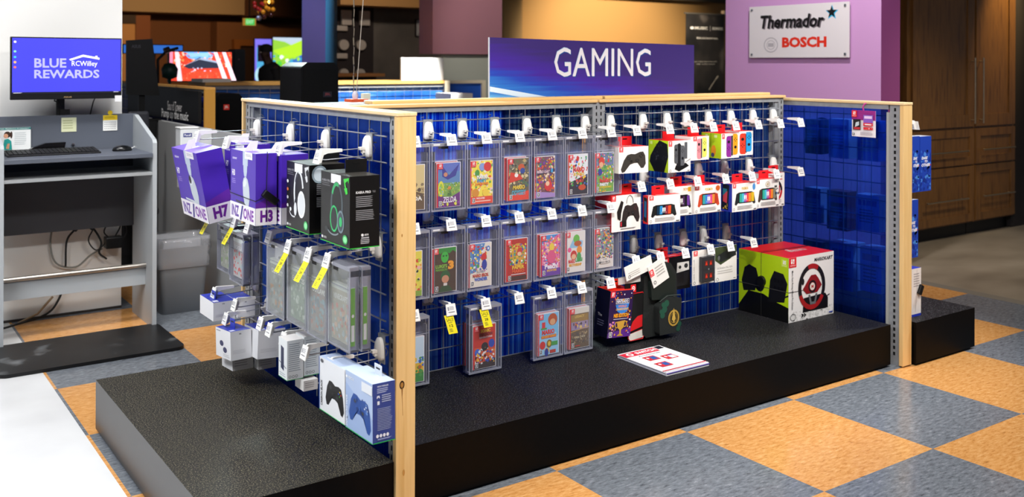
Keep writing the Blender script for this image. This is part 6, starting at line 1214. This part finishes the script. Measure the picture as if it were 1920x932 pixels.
# person
def person():
    y = 13.0; hd = PY(493, 96, y); k = 13.8/FPX
    root = empty('person', (hd.x+.12, y, 0), 'person in dark clothing seen from the side against bright television screens', 'person')
    zt = PY(497, 82, y).z; s = zt/1.76; X0 = hd.x+.10
    V = [(0, .95), (0.0, 1.12), (0.0, 1.32), (-.01, 1.44), (-.05, 1.53), (-.09, 1.62), (-.085, 1.70)]
    bones = [((0, 0, .95), .15), ((.02, 0, 1.12), .145), ((.03, 0, 1.32), .17), ((0, 0, 1.44), .10), ((-.04, 0, 1.52), .058), ((-.075, 0, 1.61), .088), ((-.07, 0, 1.68), .085)]
    vs_ = [b[0] for b in bones]; rs = [b[1] for b in bones]; ed = [(i, i+1) for i in range(6)]
    def limb(parent, pts):
        last = parent
        for p, r_ in pts: vs_.append(p); rs.append(r_); ed.append((last, len(vs_)-1)); last = len(vs_)-1
        return last
    for sy in (-1, 1):
        h_ = limb(2, [((.01, .18*sy, 1.38), .065), ((.06, .22*sy, 1.12), .05), ((-.16, .17*sy, 1.02), .04), ((-.22, .16*sy, 1.02), .03)])
        for f_ in range(4): limb(h_, [((-.26, .16*sy+.018*(f_-1.5), 1.015), .010), ((-.30, .16*sy+.018*(f_-1.5), .995), .009)])
        limb(h_, [((-.235, .16*sy-.035*sy, 1.03), .010), ((-.255, .16*sy-.05*sy, 1.035), .009)])
        limb(0, [((.0, .10*sy, .86), .10), ((-.02, .11*sy, .48), .065), ((.02, .11*sy, .09), .045), ((-.13, .12*sy, .04), .035)])
    me = bpy.data.meshes.new('body'); me.from_pydata([((p[0])*s+X0-root.location.x, p[1]*s, p[2]*s) for p in vs_], ed, [])
    o = bpy.data.objects.new('body', me); COL.objects.link(o); o.parent = root
    sk = o.modifiers.new('skin', 'SKIN')
    for i, v in enumerate(me.skin_vertices[0].data): v.radius = (rs[i]*s, rs[i]*s); v.use_root = i == 0
    sub = o.modifiers.new('sub', 'SUBSURF'); sub.levels = sub.render_levels = 1
    me.materials.append(M('3A241C', .6))
    T_ = Matrix.Translation((X0, y, 0)) @ Matrix.Scale(s, 4)
    mb = MB(); mb.lathe([(.001, -.30), (.17, -.28), (.19, -.05), (.215, .12), (.20, .22), (.09, .30), (.065, .32)], (.02, 0, 1.18), M('0F0D10', .8), 16, T_, .85, 1.05); mb.build('jacket', root)
    for sy in (-1, 1):
        mb = MB(); mb.tube([(.01, .18*sy, 1.40), (.06, .22*sy, 1.12), (-.14, .175*sy, 1.02)], [.078, .062, .05], M('0F0D10', .8), 10, T=T_); mb.build('sleeve', root)
        mb = MB(); mb.tube([(0, .10*sy, .93), (-.02, .11*sy, .48), (.02, .11*sy, .07)], [.125, .085, .065], M('14141A', .8), 10, T=T_); mb.build('trouser_leg', root)
    mb = MB(); mb.lathe([(.088, 0), (.096, .05), (.080, .09), (.04, .115), (.001, .12)], (-.055, 0, 1.64), M('0C0A0A', .8), 14, T_, 1.05, .95); mb.build('hair', root)
    mb = MB()
    mb.add([(-.165, -.012, 1.605), (-.165, .012, 1.605), (-.19, 0, 1.60), (-.16, 0, 1.65)], [[0, 1, 2], [0, 2, 3], [1, 3, 2], [0, 3, 1]], M('3A241C', .6), True, T_)
    for sy in (-1, 1): mb.lathe([(.001, -.008), (.010, 0), (.001, .008)], (-.148, .033*sy, 1.635), M('D8D0C8', .3), 8, T_); mb.lathe([(.001, -.028), (.014, -.01), (.016, .012), (.001, .028)], (-.06, .088*sy, 1.61), M('3A241C', .6), 8, T_)
    mb.box(-.162, -.150, -.022, .022, 1.562, 1.570, M('5A2A26', .6), T_); mb.build('face', root)
person()
# banner
yb = 11.0; a_, b_, c2, d2 = PY(1286, 33, yb), PY(1358, 28, yb), PY(1290, 178, yb), PY(1352, 178, yb)
root = empty('pull_up_banner', ((a_.x+b_.x)/2, yb, 0), 'tall black banner with small white words standing before the ochre wall', 'banner')
def ban_mat():
    mt, nt, b, N, L = nodemat('printed_grey_cloud')
    tc = N('ShaderNodeTexCoord'); n = N('ShaderNodeTexNoise'); n.inputs['Scale'].default_value = 1.6; n.inputs['Detail'].default_value = 2; L(tc.outputs['Object'], n.inputs['Vector'])
    r = ramp(N, [(.40, '0E0D0E'), (.60, '2C2826'), (.78, '8A8078')]); L(n.outputs['Fac'], r.inputs[0]); L(r.outputs[0], b.inputs['Base Color']); b.inputs['Roughness'].default_value = .6; return mt
mb = MB(); mb.box(a_.x, b_.x, yb, yb+.006, .06, b_.z-.01, ban_mat())
o_ = mb.build('printed_sheet', root)
mb = MB(); W_ = b_.x-a_.x; zc = PY(1320, 53, yb).z
a = mb.art((a_.x, yb, 0), X3, Z3, W_, 1)
a.e(.16, zc, .05, .022, 'E8E4DE'); a.t('MUSIC', .23, zc-.022, .33, .045, 'E8E4DE', .03); a.r(.62, zc-.04, .63, zc+.04, 'B8B4AE'); a.t('SONOS', .68, zc-.022, .29, .045, 'E8E4DE', .03); mb.build('headline', root); mb = MB(); a = mb.art((a_.x, yb, 0), X3, Z3, W_, 1)
z_ = PY(1320, 71, yb).z; a.t('Made to be heard at home.', .28, z_-.018, .55, .03, 'F0ECE4', .01); mb.build('subtitle', root); mb = MB(); a = mb.art((a_.x, yb, 0), X3, Z3, W_, 1); z_ = PY(1320, 117, yb).z; a.t('Listen to Apple Music on Sonos with', .2, z_, .6, .022, 'B8B4AE', 0); a.t('high quality sound.', .28, z_-.04, .48, .022, 'B8B4AE', 0); mb.build('small_print', root); mb = MB(); a = mb.art((a_.x, yb, 0), X3, Z3, W_, 1)
z_ = PY(1310, 152, yb).z; a.ln([(.60, z_-.14), (.78, z_+.03)], .014, 'B0A89C'); a.ln([(.78, z_+.03), (.84, z_+.08)], .024, 'B0A89C')
mb.build('picture', root)
mb = MB(); mb.tube([(b_.x+.03, yb+.05, 0), (b_.x+.03, yb+.05, b_.z+.03)], .018, M('C8A878', .4), 8); mb.box(a_.x-.02, b_.x+.05, yb-.01, yb+.02, b_.z-.01, b_.z+.015, M('4A4640', .4)); mb.box(b_.x-.01, b_.x+.06, yb-.02, yb+.06, b_.z+.0, b_.z+.07, WHITE); mb.box(a_.x-.02, b_.x+.06, yb-.1, yb+.12, 0, .05, M('8A8A8C', .3, .8)); mb.build('stand', root)
# plaque on the purple wall
root = empty('brand_plaque', (5.88, 4.5, 1.49), 'white acrylic plaque with black and red brand names on the lilac wall', 'sign')
P_ = lambda u, v: PX(u, v, 5.868)
a_, b_ = P_(1405, 14), P_(1592, 107); zt_, zb_ = (P_(1405, 14).z+P_(1592, 2).z)/2, (P_(1405, 109).z+P_(1592, 107).z)/2
mb = MB(); mb.box(5.868, 5.878, b_.y, a_.y, zb_, zt_, M('E4DDE0', .25)); mb.build('acrylic_plate', root, .001, 1)
w_, h_ = a_.y-b_.y, zt_-zb_
mb = MB(); a = mb.art((5.868, a_.y, zb_), -Y3, Z3, w_, h_)
a.t('Thermador', .122+.012, .555-.01, .645, .26, '6A6068', .03, .2); a.t('Thermador', .122, .56, .645, .26, '0E0C0E', .03, .2)
def star(cx, cy, r_, c): a.p([(cx+r_*(1 if i % 2 == 0 else .42)*math.cos(R(90+36*i))*h_/w_, cy+r_*(1 if i % 2 == 0 else .42)*math.sin(R(90+36*i))) for i in range(10)], c)
star(.842, .815, .145, '3AB4E0'); star(.838, .825, .12, '101014')
a.t('BOSCH', .352, .19, .44, .20, 'E03018', .05); a.ring(.235, .245, .075, .148, .02, 'B4AEB4'); a.ring(.235, .245, .045, .09, .012, 'B4AEB4'); a.r(.205, .21, .265, .28, 'B4AEB4')
mb.build('lettering', root)
for yy in (b_.y+.03, a_.y-.03):
    for zz in (zb_+.025, zt_-.025): mb = MB(); mb.tube([(5.899, yy, zz), (5.860, yy, zz)], .009, CHROME, 10); mb.build('standoff', root)
# pantry cabinets
yk = 4.45
def shaker(mb, x0, x1, z0, z1, y, fr=.065):
    mb.box(x0, x1, y+.008, y+.02, z0, z1, CABW)
    for q in ((x0, x0+fr, z0, z1), (x1-fr, x1, z0, z1), (x0+fr, x1-fr, z0, z0+fr), (x0+fr, x1-fr, z1-fr, z1)): mb.box(q[0], q[1], y, y+.0079, q[2], q[3], CABW)
NICK = M('B7A88F', .3, .9)
x0_, x1_ = PY(1705, 150, yk).x, PY(1905, 150, yk).x; xm_ = PY(1829, 150, yk).x
for k, (xa_, xb_, w_) in enumerate(((x0_, xm_-.003, 'left'), (xm_+.003, x1_, 'right'))):
    root = empty('pantry_cabinet', ((xa_+xb_)/2, yk+.3, 0), 'tall stained oak cabinet with two drawers, %s one of the pair' % w_, 'cabinet', None)
    mb = MB(); mb.box(xa_, xb_, yk+.021, yk+.6, .11, 3.0, CABW); mb.box(xa_+.002, xb_-.002, yk+.08, yk+.6, 0, .11, BLACK); mb.build('carcass', root)
    xi0, xi1 = xa_+(.05 if k == 0 else .012), xb_-(.012 if k == 0 else .012)
    mb = MB(); shaker(mb, xi0, xi1, .915, 2.9, yk, .10); d_ = mb.build('door', root)
    xh = xi1-.05 if k == 0 else xi0+.05
    mb = MB(); mb.tube([(xh, yk-.035, .94), (xh, yk-.035, 1.49)], .007, NICK, 8); mb.tube([(xh, yk-.035, .97), (xh, yk, .97)], .005, NICK, 6); mb.tube([(xh, yk-.035, 1.46), (xh, yk, 1.46)], .005, NICK, 6); mb.build('bar_handle', d_)
    for z0, z1 in ((.60, .895), (.125, .585)):
        mb = MB(); shaker(mb, xi0, xi1, z0, z1, yk); dr = mb.build('drawer', root); zh = (z0+z1)/2-.03 if z0 > .5 else z0+.20; xc = (xi0+xi1)/2
        mb = MB(); hw = .30 if k == 0 else .25; mb.tube([(xc-hw, yk-.035, zh), (xc+hw, yk-.035, zh)], .007, NICK, 8)
        for sx in (-1, 1): mb.tube([(xc+sx*(hw-.05), yk-.035, zh), (xc+sx*(hw-.05), yk, zh)], .005, NICK, 6)
        mb.build('bar_handle', dr)
mb = MB(); mb.box(6.125, x0_-.001, 4.7, 4.8, 0, 3.4, M('0A0908', .8)); struct('wall_recess', mb, 'black recess between the purple wall and the oak cabinets')
mb = MB(); mb.box(x1_+.001, 12, yk+.04, yk+.7, 0, 3.4, M('2E2A2C', .8)); struct('wall_right_end', mb, 'dark wall right of the oak cabinets')
